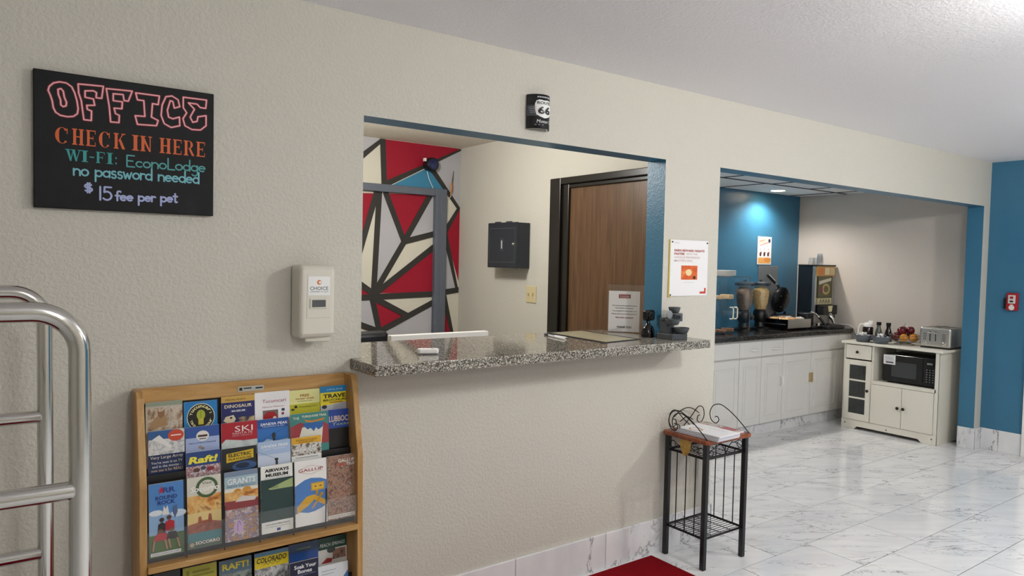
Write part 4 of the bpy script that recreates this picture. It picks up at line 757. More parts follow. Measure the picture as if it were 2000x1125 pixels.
# ------------------------------------------------------------------ reward poster on the pier between the openings
a, c = at(1310, 469, 1, -.004), at(1379, 577, 1, -.004)
PW, PHt = c.x-a.x+.004, a.z-c.z+.004
po = thing('wall_poster', 'white reward poster with orange square pinned to the pier', 'poster', (a.x, 0, c.z))
MB().box((0, -.005, 0), (PW, -.003, PHt), M['paper']).build('sheet', po)
MB().box((-.008, -.004, -.006), (.012, -.001, PHt), mat('#c9b04a', .35)).build('backing_strip', po)
for u_, v_ in ((.012, PHt-.012), (PW-.01, PHt-.012), (.006, .006)): MB().lathe([(.004, 0), (.004, -.004), (.0001, -.006)], (u_, -.005, v_), M['black'], 10, 1).build('pin', po)
rd = mat('#a83a32', .5); gy = mat('#c9a9a4', .5); u0 = .016
for t_, v_, w_, h_, c_, bo in (('EARN REWARD NIGHTS', .812, .80, .04, rd, .04), ('FASTER', .752, .27, .04, rd, .04), ('WITH THE', .752, .30, .034, gy, .01), ('CHOICE PRIVILEGES', .69, .68, .036, gy, .01), ('MASTERCARD', .63, .48, .036, gy, .01), ('CHOICE', .945, .12, .012, mat('#7a7a80', .5), 0), ('Scan to learn more', .245, .28, .012, mat('#8a8a90', .5), 0)):
    uc = (.10+w_/2)*PW if v_ > .5 and t_ != 'WITH THE' else (.42+.14)*PW if t_ == 'WITH THE' else .5*PW
    b = MB(FW); b.text(t_, uc, v_*PHt, w_*PW, c_, .0056, h_*PHt, bo); b.build('lettering', po)
OR = NT('orange_print'); OR.set(Roughness=.4); OR.l(OR.ramp(OR.noise(OR.co(), 22, 3), [(.35, '#c8501c'), (.6, '#e0692a'), (.75, '#f0b86a')]), OR.b.inputs['Base Color'])
b = MB(FW); b.rect(.29*PW, .29*PHt, .72*PW, .545*PHt, OR.m, .0054); b.ell(.49*PW, .42*PHt, .08*PW, .06*PHt, mat('#f0d9a8', .4), .0057); b.ell(.64*PW, .33*PHt, .035*PW, .03*PHt, mat('#3a1c14', .4), .0057); b.build('picture', po)
b = MB(FW); b.poly([(.80*PW, .035*PHt), (.965*PW, .035*PHt), (.965*PW, .14*PHt), (.92*PW, .14*PHt), (.92*PW, .075*PHt), (.80*PW, .075*PHt)], mat('#c2452e', .5), .0054); b.build('corner_mark', po)
# ------------------------------------------------------------------ fire alarm pull station on the blue wall
fp = thing('fire_alarm_pull', 'red fire alarm pull station on the blue wall', 'fire alarm', (XR, -.202, 1.19))
RD = mat('#a81422', .35)
MB().box((-.03, -.04, 0), (0, .04, .145), RD).build('body', fp, .004)
MB().box((-.026, .04, .012), (-.002, .062, .10), M['black']).build('side_bracket', fp, .003)
MB().box((-.036, -.026, .058), (-.03, .026, .128), mat('#d9d6cf', .4)).build('face_plate', fp, .002)
MB().box((-.042, -.012, .07), (-.036, .012, .082), M['black']).build('handle', fp, .002); MB().box((-.042, -.012, .098), (-.036, .012, .116), RD).build('lever', fp, .002)
b = MB(); b.lathe([(.021, -.031), (.021, -.033), (.014, -.033)], (0, 0, .024), mat('#e6e2dc', .4), 18, 0); b.build('emblem_ring', fp)
MB().box((-.0318, -.012, .045), (-.03, .012, .05), mat('#e6e2dc', .4)).build('lettering_bar', fp)
# ------------------------------------------------------------------ side stand with magazines
st = thing('plant_stand', 'black wire stand with reddish wood top beside the pier', 'side table', (2.995, -.165, 0))
lx, ly, lw = .155, .122, .0125
for sx in (-1, 1):
    for sy in (-1, 1):
        MB().box((sx*lx-lw, sy*ly-lw, 0), (sx*lx+lw, sy*ly+lw, .632), M['black_metal']).build('leg', st, .003)
top = MB().prism([(-.165, -.15), (-.18, -.135), (-.18, .135), (-.165, .15), (.165, .15), (.18, .135), (.18, -.135), (.165, -.15)], 2, .630, .652, M['stand_wood']).build('table_top', st, .006, seg=3)
for z in (.155, .555):
    sh_ = MB(); sh_.tube([(-lx, -ly, z), (lx, -ly, z), (lx, ly, z), (-lx, ly, z)], .0065, M['wire'], 8, True); sh_ = sh_.build('shelf_frame', st)
    w0 = MB().tube([(-lx, 0, 0), (lx, 0, 0)], .0018, M['wire'], 6).build('shelf_wire', sh_, loc=(0, -ly+.02, z))
    for k in range(1, 11): clone(w0, sh_, (0, -ly+.02+k*.0205, z))
    w1 = MB().tube([(0, -ly, 0), (0, ly, 0)], .002, M['wire'], 6).build('shelf_wire', sh_, loc=(-.075, 0, z-.003)); clone(w1, sh_, (.075, 0, z-.003)); clone(w1, sh_, (.0, 0, z-.003))
s0 = MB().tube([(0, 0, .155), (0, 0, .555)], .0028, M['wire'], 6).build('side_bar', st, loc=(-lx, -.06, 0))
for y in (0, .06): clone(s0, st, (-lx, y, 0))
for y in (-.06, 0, .06): clone(s0, st, (lx, y, 0))
def scroll(pts, nm='scroll_wire', r_=.0026):
    N = len(pts); P = []
    for i in range(N-1):
        p0, p1, p2, p3 = [V(pts[max(0, min(N-1, i+k))]) for k in (-1, 0, 1, 2)]
        for j in range(6):
            t_ = j/6; P.append(.5*((2*p1)+(p2-p0)*t_+(2*p0-5*p1+4*p2-p3)*t_*t_+(3*p1-p0-3*p2+p3)*t_**3))
    P.append(V(pts[-1])); return MB().tube(P, r_, M['wire'], 7).build(nm, st)
def yz(x, L): return [(x, y, .652+z) for y, z in L]
prof_s = [(-.135, 0), (-.10, .03), (-.05, .068), (.0, .098), (.05, .115), (.095, .10), (.115, .06), (.105, .022), (.075, .008), (.055, .028), (.065, .045), (.08, .042)]
scroll(yz(-.165, prof_s)); scroll(yz(-.145, [(y*.86+.01, z*.86) for y, z in prof_s[2:]])); scroll(yz(.165, prof_s))
scroll([(x, .135, .652+z) for x, z in [(-.03, 0), (.03, .045), (.09, .095), (.13, .085), (.14, .04), (.115, .008), (.085, .02), (.09, .045), (.105, .048)]])
scroll([(x, .135, .652+z) for x, z in [(.03, 0), (-.03, .045), (-.09, .095), (-.13, .085), (-.14, .04), (-.115, .008), (-.085, .02), (-.09, .045), (-.105, .048)]])
scroll([(x, .137, .652+z) for x, z in [(-.10, .06), (-.05, .088), (0, .098), (.05, .088), (.10, .06)]]); scroll([(x, .137, .652+z) for x, z in [(-.05, .03), (0, .05), (.05, .03)]])
for x in (-lx, lx):                                   # apron scrolls under the top
    for s_ in (-1, 1): scroll([(x, s_*y, z) for y, z in [(.0, .63), (.02, .60), (.05, .585), (.09, .605), (.108, .585), (.09, .565), (.072, .58), (.08, .592)]], 'apron_scroll', .0022)
for s_ in (-1, 1): scroll([(s_*x, -ly, z) for x, z in [(.0, .56), (.02, .595), (.05, .615), (.1, .60), (.13, .58), (.125, .565), (.105, .568), (.10, .58)]], 'apron_scroll', .0022)
lf = MB(); GL = wood('gilded_leaf', '#9a7428', '#b8923c', '#c9a654', (1, 1, 1), .4, 60)
lf.prism([(-.038, .622), (-.02, .632), (.02, .632), (.036, .615), (.028, .585), (.012, .552), (-.006, .548), (-.022, .56), (-.034, .59)], 0, -lx-.016, -lx-.011, GL); lf.build('leaf_ornament', st, .001)
ZT = .652
mg = thing('magazine', 'white booklet pile with gold emblem on the wire stand', 'magazine', (2.945, -.205, ZT), (0, 0, R(2)), 'magazines on the wire stand')
for k in range(4): MB().box((-.105+.004*k, -.14-.003*(k % 2), .0065*k+.0005), (.075+.003*(k % 3), .125-.004*k, .0065*k+.006), mat(('#c9c8d2', '#dcdbe0', '#cfcfd8', '#f0eff2')[k], .5)).build('booklet', mg, .001, seg=1)
b = MB(Matrix.Translation((0, 0, .0263))); b.ribbon([(-.05+.028*math.cos(R(a))*(1+.2*math.sin(R(3*a))), .03+.034*math.sin(R(a))) for a in range(0, 360, 20)], .006, mat('#b98a36', .5), 0, True); b.build('gold_emblem', mg)
b = MB(Matrix.Translation((0, 0, .0264))); b.text('WELCOME GUEST DIRECTORY', .03, -.05, .12, mat('#7a7a84', .5), 0, .008, rot=-PI/2); b.build('lettering', mg)
mg = thing('magazine', 'dark red food magazine half under the white booklets', 'magazine', (3.085, -.155, ZT), (0, 0, R(-3)), 'magazines on the wire stand')
MB().box((-.07, -.13, .0005), (.06, .125, .008), M['paper'], {'z1': PH['mag']}).build('pages', mg, .001, seg=1)
b = MB(Matrix.Translation((0, 0, .0086))); b.rect(-.01, -.10, .055, -.02, mat('#a9505a', .4)); b.rect(-.06, .02, .055, .06, mat('#c9c2c0', .4), .0001); b.build('cover_block', mg)
# ------------------------------------------------------------------ breakfast niche: base cabinets
WT = .905; CY = 1.27
CW = M['cab_white']
def raised(par, x0, x1, z0, z1, nm, y=CY):
    d = MB().box((x0+.003, y-.018, z0+.003), (x1-.003, y, z1-.003), CW).build(nm, par, .004)
    if z1-z0 > .3:
        k = .062
        b = MB(); q = [(x0+k, z0+k+.01), (x1-k, z0+k+.01), (x1-k, z1-k-.01), (x0+k, z1-k-.01)]
        for i in range(4):
            a, c = V(q[i]), V(q[(i+1) % 4]); b.tube([(a.x, y-.0185, a.y), (c.x, y-.0185, c.y)], .0055, CW, 8)
        b.build('moulding', d); MB().box((x0+k+.024, y-.0225, z0+k+.034), (x1-k-.024, y-.017, z1-k-.034), CW).build('raised_panel', d, .004)
    return d
def pull(par, p, horiz, m_=None, L=.045):
    """arched cabinet pull standing on the face at p"""
    d = V((1, 0, 0)) if horiz else V((0, 0, 1)); p = V(p); o = V((0, -1, 0))
    MB().tube([p-d*L, p-d*L*.95+o*.018, p-d*L*.5+o*.028, p+d*L*.5+o*.028, p+d*L*.95+o*.018, p+d*L], .008, m_ or mat('#f8f6f2', .35), 8).build('handle', par)
def unit(label, x0, x1, doors, drawers, handles=()):
    u = thing('base_cabinet', label, 'cabinet', (x0, CY, 0), group='white base cabinets under the dark worktop')
    MB().box((.001, .001, .10), (x1-x0-.001, NYB-CY-.005, .862), CW).build('body', u)
    for a, c in zip(doors, doors[1:]): raised(u, a-x0, c-x0, .105, .703, 'door', 0)
    for a, c in zip(drawers, drawers[1:]): raised(u, a-x0, c-x0, .709, .850, 'drawer', 0)
    for ch, k, x, z, hz in handles:
        par = [o for o in u.children if o.name.split('.')[0] == ch][k]; pull(par, (x-x0, -.018, z), hz)
    return u
unit('white base cabinet with drawer fronts next to the pier', 4.40, 5.187, (4.40, 4.79, 5.187), (4.40, 4.79, 5.187))
ub = unit('narrow white base cabinet whose two drawers have arched pulls', 5.187, 5.828, (5.187, 5.502, 5.828), (5.187, 5.502, 5.828), (('drawer', 0, 5.385, .775, True), ('drawer', 1, 5.695, .775, True), ('door', 1, 5.795, .47, False)))
uc = unit('wide white base cabinet with tan latch plates between its doors', 5.828, 6.766, (5.828, 6.286, 6.766), (5.828, 6.286, 6.766))
unit('slim white corner cabinet behind the microwave cart', 6.766, 6.998, (6.766, 6.998), (6.766, 6.998))
for x in (6.286-5.828-.03, 6.286-5.828+.008):
    MB().box((x, -.03, .42), (x+.022, -.017, .51), mat('#b9a377', .45)).build('latch_plate', uc, .003)
wt = thing('worktop', 'dark speckled worktop running along the breakfast niche', 'worktop', (5.15, 1.56, WT))
MB().prism([(NX0+.02-5.15, -.325), (6.995-5.15, -.325), (6.995-5.15, .318), (NX0+.02-5.15, .318)], 2, -.043, 0, M['granite_dark']).build('slab', wt, .008, seg=3)
tag(MB().tube([(-.06, .18, .004), (-.025, .13, .03), (-.008, .07, .03), (-.005, -.0, .004), (-.005, -.018, -.04), (-.005, -.02, -.1)], .004, M['white'], 6).build('appliance_cord', None, 0, (6.993, 1.222, WT+.002)), 'thin white cord hanging over the worktop end', 'cord')
# steel plate and menu poster on the blue wall
sp_ = MB().box((0, -.006, 0), (.34, -.001, .60), M['steel_plate']).build('splash_plate', None, .002, (6.30, NYB, .915)); tag(sp_, 'brushed steel splash plate on the blue niche wall', 'wall plate')
mp_ = thing('menu_poster', 'small orange and white menu poster on the blue niche wall', 'poster', (6.272, NYB, 1.527))
MB().box((0, -.006, 0), (.235, -.002, .284), mat('#ece6e0', .4)).build('sheet', mp_, .001)
b = MB(FW); b.rect(.012, .012, .223, .272, mat('#f3e9e4', .4), .0064); b.rect(.012, .012, .223, .07, mat('#e2a45a', .4), .0068); b.ell(.17, .05, .06, .022, mat('#d98a3a', .4), .0071); b.rect(.012, .215, .15, .272, mat('#e9c4b4', .4), .0068); b.build('print', mp_)
b = MB(FW); [b.ribbon([(.03+.012*i, y_+.0025*i+(.012 if i % 2 else 0)) for i in range(n_)], .005, mat('#c2543a', .4), .0074) for y_, n_ in ((.228, 8), (.188, 14))]; b.build('headline', mp_)
for i in range(3):
    b = MB(FW); b.ell(.05+.065*i, .105, .016, .022, mat('#3a2434', .4), .0070); b.ell(.06+.065*i, .12, .01, .012, mat('#8c3a34', .4), .0073); b.ribbon([(.046+.065*i, .145), (.054+.065*i, .165)], .005, mat('#4a3a4a', .4), .0072); b.build('picture_step', mp_)
MB().lathe([(.02, -.006), (.02, -.008)], (.195, 0, .245), mat('#3c3a5a', .4), 16, 1).build('badge', mp_)
# ------------------------------------------------------------------ acrylic bread case
p = at(1463, 651, 2, WT); bx1, by0 = p.x, p.y
bw, bd = .62, .33; bz = at(1463, 542, 1, by0).z-WT
bc = thing('bread_case', 'clear acrylic bread case with three shelves on the dark worktop', 'display case', (bx1-bw, by0, WT))
CL = M['clear']
for nm, a, c in (('side_wall', (0, 0, .012), (.004, bd, bz)), ('side_wall', (bw-.004, 0, .012), (bw, bd, bz)), ('back_wall', (.004, bd-.004, .012), (bw-.004, bd, bz)), ('top_panel', (0, 0, bz), (bw, bd, bz+.006)), ('shelf', (.004, .01, bz*.60), (bw-.004, bd-.004, bz*.60+.004)), ('shelf', (.004, .01, bz*.33), (bw-.004, bd-.004, bz*.33+.004)), ('base_panel', (0, 0, .0), (bw, bd, .012))):
    MB().box(a, c, CL).build(nm, bc)
EG = clear('acrylic_edge', '#c9d4d8', .45, .2)
for x in (.0, bw-.006): MB().box((x, -.003, .012), (x+.006, .003, bz), EG).build('front_edge', bc)
MB().box((0, -.003, bz), (bw, .0, bz+.007), EG).build('front_edge', bc)
for x0 in (.01, bw*.69):
    d = MB().box((x0, -.004, bz*.35), (x0+bw*.30 if x0 > .1 else bw*.68, -.001, bz*.98), CL).build('door', bc)
HY = -.004
hx1 = at(1427, 607, 1, by0).x-(bx1-bw); hx2 = at(1435, 607, 1, by0).x-(bx1-bw)
for x in (hx1, hx2): MB().tube([(x-.018, HY, .24), (x-.006, HY-.02, .24), (x, HY-.025, .225), (x, HY-.025, .155), (x-.006, HY-.02, .14), (x-.018, HY, .14)], .006, mat('#e9e2d0', .4), 8).build('handle', bc)
for x in (.3, .36): MB().lathe([(.012, 0), (.014, -.012), (.008, -.02), (.0001, -.022)], (bw-x, -.0, .02), CL, 12, 1).build('knob', bc)
def loaf(root_name, label, x, y, z, sx, sy, h_, c1, c2, rz, grp):
    b = MB(Matrix.Rotation(rz, 4, 'Z')); m_ = photo('crust_'+c1.strip('#'), [c2, c1, c2], 40) if ('cr', c1) not in _mc else _mc[('cr', c1)]
    _mc[('cr', c1)] = m_
    P = [(-sx, -sy), (-sx*.9, sy*.5), (-sx*.98, sy), (-sx*.4, sy*1.15), (sx*.4, sy*1.15), (sx*.98, sy), (sx*.9, sy*.5), (sx, -sy)]
    b.prism(P, 2, 0, h_, m_); o = b.build(root_name, None, .006, (x, y, z)); tag(o, label, 'bread', grp); return o
zs = WT+bz*.60+.005
for i in range(3): loaf('bread_slice', ['pale bread slice on the upper acrylic shelf, back one of three', 'pale bread slice on the upper acrylic shelf, middle one of three', 'pale bread slice on the upper acrylic shelf, nearest the handles'][i], bx1-.45+.13*i, by0+.13-.01*i, zs, .052, .045, .025+.008*i, '#c9a877', '#e3d3b4', .12*i, 'bread on the upper shelf')
zs = WT+.0125
for i in range(4): loaf('pastry', ['flat brown pastry on the case floor, leftmost', 'flat brown pastry on the case floor, second from left', 'flat brown pastry on the case floor, third from left', 'flat brown pastry on the case floor, rightmost'][i], bx1-.52+.13*i, by0+.12+.012*(i % 2), zs, .05, .05, .022+.006*(i % 2), '#8a5f45', '#b58a68', .2*i, 'pastries on the case floor')
t = tag(MB().lathe([(.045, 0), (.05, .012), (.03, .028), (.0001, .03)], (0, 0, 0), mat('#9c6a4c', .6), 16).build('muffin', None, 0, (bx1-.44, by0+.15, WT+bz*.33+.0045)), 'single brown muffin on the middle acrylic shelf', 'muffin')
pa, pb_ = at(1398, 553, 1, by0+.15), at(1436, 553, 1, by0+.15)
pl_ = thing('plate_stack', 'stack of white foam plates on top of the bread case', 'plates', ((pa.x+pb_.x)/2-.02, by0+.16, WT+bz+.0065))
for k in range(7): MB().lathe([(.05, .0), (.07, .003), (.108, .010), (.110, .012), (.105, .013), (.068, .006), (.0001, .004)], (0, 0, .0068*k), mat('#ecebe8', .5), 24).build('plate', pl_)
# ------------------------------------------------------------------ cereal dispensers
HOP = clear('hopper_plastic', '#f2f6f8', .09, .08)
for i, (px, c1, c2, lab) in enumerate(((1452, '#7d604a', '#a48468', 'cereal dispenser with dark brown granola beside the bread case'), (1483, '#cf9f5c', '#ecca8c', 'cereal dispenser with golden flakes left of the waffle iron'))):
    y = by0+.22; p = at(px, 640, 1, y)
    cdp = thing('cereal_dispenser', lab, 'cereal dispenser', (p.x, y, WT), group='cereal dispensers on the worktop')
    BK = M['black']
    MB().lathe([(.085, 0), (.085, .012), (.05, .03), (.045, .07)], (0, 0, 0), BK, 24).build('foot', cdp)
    MB().lathe([(.045, .07), (.062, .10), (.066, .13), (.062, .17), (.05, .19)], (0, 0, 0), BK, 24).build('dispensing_drum', cdp)
    MB().lathe([(.0001, -.07), (.02, -.07), (.024, -.085), (.02, -.10), (.0001, -.102)], (0, -0, .13), mat('#3a3c40', .3), 16, 1).build('turn_knob', cdp)
    MB().lathe([(.05, .19), (.074, .26), (.086, .40), (.088, .435)], (0, 0, 0), HOP, 28).build('hopper', cdp)
    fm = photo('cereal_'+c1.strip('#'), [c1, c2, c1, c2], 75)
    rnd = random.Random(i); b = MB(); b.lathe([(.0001, .192), (.047, .192), (.07, .26), (.079, .37), (.05, .405), (.0001, .41)], (0, 0, 0), fm, 24)
    for k in range(220):
        a = rnd.random()*2*PI; h_ = .20+.17*rnd.random(); rr = .05+(h_-.192)*.17
        q = MB(Matrix.Translation((rr*math.cos(a), rr*math.sin(a), h_)) @ Matrix.Rotation(rnd.random()*3, 4, 'X') @ Matrix.Rotation(rnd.random()*3, 4, 'Y'))
        q.box((-.006, -.004, -.0012), (.006, .004, .0012), fm); b.v += q.v; o_ = len(b.v)-8; b.f += [tuple(o_+j for j in f) for f in q.f]; b.mi += [0]*6; b.smooth += [False]*6
    b.build('cereal', cdp, kind='stuff')
    MB().lathe([(.0885, .42), (.091, .422), (.091, .445), (.06, .455), (.015, .46), (.012, .475), (.0001, .478)], (0, 0, 0), mat('#26323a', .25), 28).build('lid', cdp)
# ------------------------------------------------------------------ pastry tray
tx0, tx1, ty0, ty1 = 6.05, 6.44, 1.36, 1.64
tr_ = thing('serving_tray', 'steel fronted serving tray of wrapped pastries on the worktop', 'tray', ((tx0+tx1)/2, (ty0+ty1)/2, WT))
hx, hy = (tx1-tx0)/2, (ty1-ty0)/2
MB().box((-hx, -hy, .015), (hx, hy, .022), M['black_gloss']).build('tray_floor', tr_)
MB().box((-hx, -hy, .015), (hx, -hy+.004, .105), M['steel']).build('front_panel', tr_, .001)
MB().box((-hx-.001, -hy, .015), (-hx+.004, hy, .105), M['black_gloss']).build('side_panel', tr_, .001); MB().box((hx-.004, -hy, .015), (hx, hy, .105), M['black_gloss']).build('side_panel', tr_, .001)
MB().box((-hx, hy-.004, .015), (hx, hy, .105), M['steel']).build('back_panel', tr_, .001)
MB().box((-hx-.006, -hy+.02, .055), (-hx-.002, hy-.02, .062), M['steel']).build('chrome_strip', tr_, .001)
for sx in (-1, 1):
    for sy in (-1, 1): MB().lathe([(.012, 0), (.015, .015)], (sx*(hx-.03), sy*(hy-.03), 0), M['black'], 12).build('foot', tr_)
MB().box((-hx+.005, -hy+.005, .022), (hx-.005, hy-.005, .085), mat('#3a3836', .6)).build('rack_insert', tr_)
rnd = random.Random(4)
dsc = ['at the front left corner', 'at the front of the tray, second from left', 'at the front right corner', 'at the back left corner', 'at the back, second from left', 'at the back right corner']
for i in range(6):
    x, y = tx0+.075+.12*(i % 3), ty0+.08+.12*(i//3)
    wp = thing('wrapped_pastry', 'plastic wrapped pastry on the serving tray '+dsc[i], 'pastry', (x, y, WT+.0855), (0, 0, .3*rnd.uniform(-1, 1)), 'wrapped pastries on the tray')
    cc = ('#c39a63', '#b8895a', '#a9a39c')[i % 3]
    MB().sphere((0, 0, .017), .05, mat(cc, .6), 14, 8, (1, .9, .34)).build('bun', wp)
    b = MB(); r2 = random.Random(i)
    b.grid(lambda u, v_: (lambda x_, y_: (x_, y_, max(.002, .039*(1-(x_/.056)**2)*(1-(y_/.054)**2))+.004*math.sin(u*29+i)*math.cos(v_*23)))((u-.5)*.108, (v_-.5)*.104), 12, 10, M['cup'], False); b.build('plastic_wrap', wp)
# ------------------------------------------------------------------ waffle irons
def waffle_iron(label, x, y, opened, rz=0):
    w_ = thing('waffle_iron', label, 'waffle iron', (x, y, WT), (0, 0, rz), 'waffle irons on the worktop'); BK = M['black']; BG = mat('#111012', .25)
    MB().box((-.11, -.085, 0), (.11, .10, .055), BG).build('base', w_, .012, seg=3)
    pn_ = MB().prism([(-.085, .055), (-.085, .01), (-.098, .008), (-.10, .052)], 0, -.09, .09, mat('#3a1416', .35)).build('control_panel', w_, .002)
    MB().lathe([(.006, 0), (.006, -.004), (.0001, -.005)], (.02, -.0985, .035), mat('#ff5a4a', .3, emit=2.5), 12, 1).build('indicator_light', pn_)
    MB().lathe([(.012, 0), (.012, -.012), (.0001, -.013)], (-.045, -.0975, .032), BK, 14, 1).build('dial', pn_)
    for s_ in (-1, 1): MB().tube([(s_*.085, .05, .05), (s_*.085, .03, .14)], .012, BK, 10).build('yoke_arm', w_)
    prof_ = [(.0001, -.03), (.10, -.03), (.118, -.018), (.12, 0), (.118, .018), (.10, .03), (.0001, .03)]
    if opened:
        MB().lathe([(r_, h_) for r_, h_ in prof_], (0, .0, .085), BK, 28).build('lower_plate', w_)
        pl = MB(Matrix.Translation((0, .03, .265)) @ Matrix.Rotation(R(10), 4, 'X')).lathe([(r_*1.12, h_) for r_, h_ in prof_], (0, 0, 0), BG, 28, 1).build('upper_plate', w_)
        for dx in (-.055, .055):
            for dz in (-.07, .04): MB().lathe([(.006, 0), (.006, -.006), (.0001, -.007)], (dx, -.008, .265+dz), M['steel'], 10, 1).build('screw', pl)
        MB().tube([(0, .05, .385), (-.012, .06, .415)], .014, BK, 10).build('handle_socket', w_)
        h = MB().tube([(-.01, .06, .41), (-.04, .075, .435)], .006, M['chrome'], 10).build('handle_rod', w_)
        MB().tube([(-.04, .075, .435), (-.13, .105, .515)], .013, BK, 12).build('handle_grip', h)
        MB().tube([(-.05, .066, .458), (-.12, .092, .52)], .004, mat('#c9c9c9', .3), 8).build('grip_inlay', h)
    else:
        MB().lathe(prof_, (0, 0, .085), BK, 28).build('lower_plate', w_); MB().lathe(prof_, (0, 0, .125), BG, 28).build('upper_plate', w_)
        h = MB().tube([(.09, -.06, .12), (.125, -.10, .115)], .007, M['chrome'], 10).build('handle_rod', w_)
        MB().tube([(.125, -.10, .115), (.16, -.155, .075), (.185, -.20, .05)], .013, BK, 12).build('handle_grip', h)
    return w_
p = at(1528, 630, 1, 1.745); waffle_iron('black waffle iron standing open with its handle raised', p.x, 1.745, True)
# ------------------------------------------------------------------ tall drink dispenser
JX0, JX1, JY0, JY1, JH = 6.625, 6.975, 1.445, 1.635, .632
jd = thing('drink_dispenser', 'tall steel and black drink dispenser in the niche corner', 'drink dispenser', (JX0, JY0, WT))
jw, jd_ = JX1-JX0, JY1-JY0
GM = mat('#2b3136', .22, .6)
MB().box((0, .03, .03), (jw, jd_, JH-.015), GM, {'y0': M['steel']}).build('housing', jd, .004)
MB().box((0, -.0, .03), (.03, .03, JH-.015), M['steel']).build('front_post', jd, .003); MB().box((jw-.03, 0, .03), (jw, .03, JH-.015), M['steel']).build('front_post', jd, .003)
MB().box((-.004, -.012, JH-.015), (jw+.004, jd_, JH), M['black']).build('lid', jd, .003)
hp = MB().box((.01, -.012, JH-.115), (jw-.01, .03, JH-.015), mat('#b78a4c', .4)).build('header_panel', jd, .003)
b = MB(FW); b.ell(.075, JH-.065, .05, .036, mat('#c9742e', .4), .0126); b.rect(.15, JH-.10, .235, JH-.03, mat('#d9c9a0', .4), .0126); b.rect(.245, JH-.10, .325, JH-.03, mat('#c9b486', .4), .0126); b.build('header_print', hp)
lp = MB().box((.05, -.006, JH-.33), (jw-.05, .03, JH-.12), mat('#5c5a3a', .4)).build('picture_panel', jd, .002)
b = MB(FW); b.poly([(.06, JH-.20), (.06, JH-.165), (.28, JH-.13), (.28, JH-.16)], mat('#cfc9b4', .4), .0066); b.ell(.19, JH-.245, .07, .055, mat('#b7a36a', .4), .0066); b.ell(.19, JH-.245, .045, .035, mat('#6a5a3a', .4), .007); b.ell(.10, JH-.25, .03, .04, mat('#7a3a4a', .4), .0068); b.build('picture_print', lp)
lp = MB().box((.05, -.006, JH-.40), (jw-.05, .03, JH-.335), mat('#c7bd95', .4)).build('label_strip', jd, .002)
b = MB(FW); [b.ribbon([(.08+.05*i, JH-.385), (.10+.05*i, JH-.35), (.115+.05*i, JH-.38)], .008, mat('#2a2620', .4), .0066) for i in range(4)]; b.build('lettering', lp)
vh = MB().box((.045, -.07, JH-.50), (jw-.045, .03, JH-.405), M['black']).build('valve_housing', jd, .008)
b = MB(FW); b.poly([(.13, JH-.41), (.215, JH-.41), (.20, JH-.47), (.145, JH-.47)], mat('#d8d0a0', .4), .0706); b.build('flavour_badge', vh)
MB().tube([(.175, -.06, JH-.49), (.175, -.075, JH-.52), (.185, -.095, JH-.545), (.19, -.105, JH-.585)], [.02, .024, .018, .012], M['chrome'], 14).build('tap', jd)
for x in (.235, .27): MB().tube([(x, -.055, JH-.50), (x, -.062, JH-.56)], .006, M['black'], 8).build('lever', jd)
for x in (.03, jw-.03):
    for y in (.04, jd_-.04): MB().lathe([(.016, 0), (.014, .03)], (x, y, 0), M['black'], 12).build('foot', jd)
for k, (px, h_) in enumerate(((1592, .075), (1599, .07), (1606, .115))):
    p = at(px, 516, 2, WT+JH)
    cs = thing('cup_stack', ['short stack of clear cups at the left on the drink dispenser', 'short stack of clear cups in the middle on the drink dispenser', 'tallest stack of clear cups on the drink dispenser'][k], 'cups', (6.69+.075*k, 1.53, WT+JH), group='cup stacks on the dispenser')
    for j in range(1+int((h_-.07)/.015)): MB().lathe([(.034, .0+.015*j), (.033, .004+.015*j), (.024, .07+.015*j), (.0001, .07+.015*j)], (0, 0, 0), M['cup'], 18).build('cup', cs)
dt = thing('drip_tray', 'low black oval drip tray in front of the drink dispenser', 'tray', (6.77, 1.345, WT))
P = [(.16*math.copysign(abs(math.cos(a))**.6, math.cos(a)), .085*math.copysign(abs(math.sin(a))**.6, math.sin(a))) for a in [2*PI*k/28 for k in range(28)]]
MB().prism(P, 2, 0, .03, M['black']).build('tray_body', dt, .006); MB().prism([(x*.85, y*.8) for x, y in P], 2, .03, .033, mat('#1d1d20', .5)).build('grille', dt)
# black batter dispenser with chrome lever between tray and drink dispenser
bd_ = thing('batter_dispenser', 'black batter dispenser with chrome lever beside the serving tray', 'dispenser', (6.53, 1.42, WT))
MB().box((-.065, -.06, 0), (.065, .16, .03), M['black']).build('base', bd_, .008)
MB().lathe([(.062, .03), (.066, .04), (.07, .135), (.072, .145), (.06, .155), (.0001, .158)], (0, .07, 0), mat('#14161a', .3), 24).build('canister', bd_)
MB().tube([(.06, .04, .16), (.085, .0, .145), (.10, -.03, .11)], .008, M['chrome'], 10).build('lever_rod', bd_); MB().tube([(.10, -.03, .11), (.125, -.06, .06), (.14, -.075, .03)], .012, M['black'], 10).build('lever_grip', bd_)
MB().box((.03, -.064, .03), (.06, -.058, .06), mat('#c9c2b2', .4)).build('label', bd_)
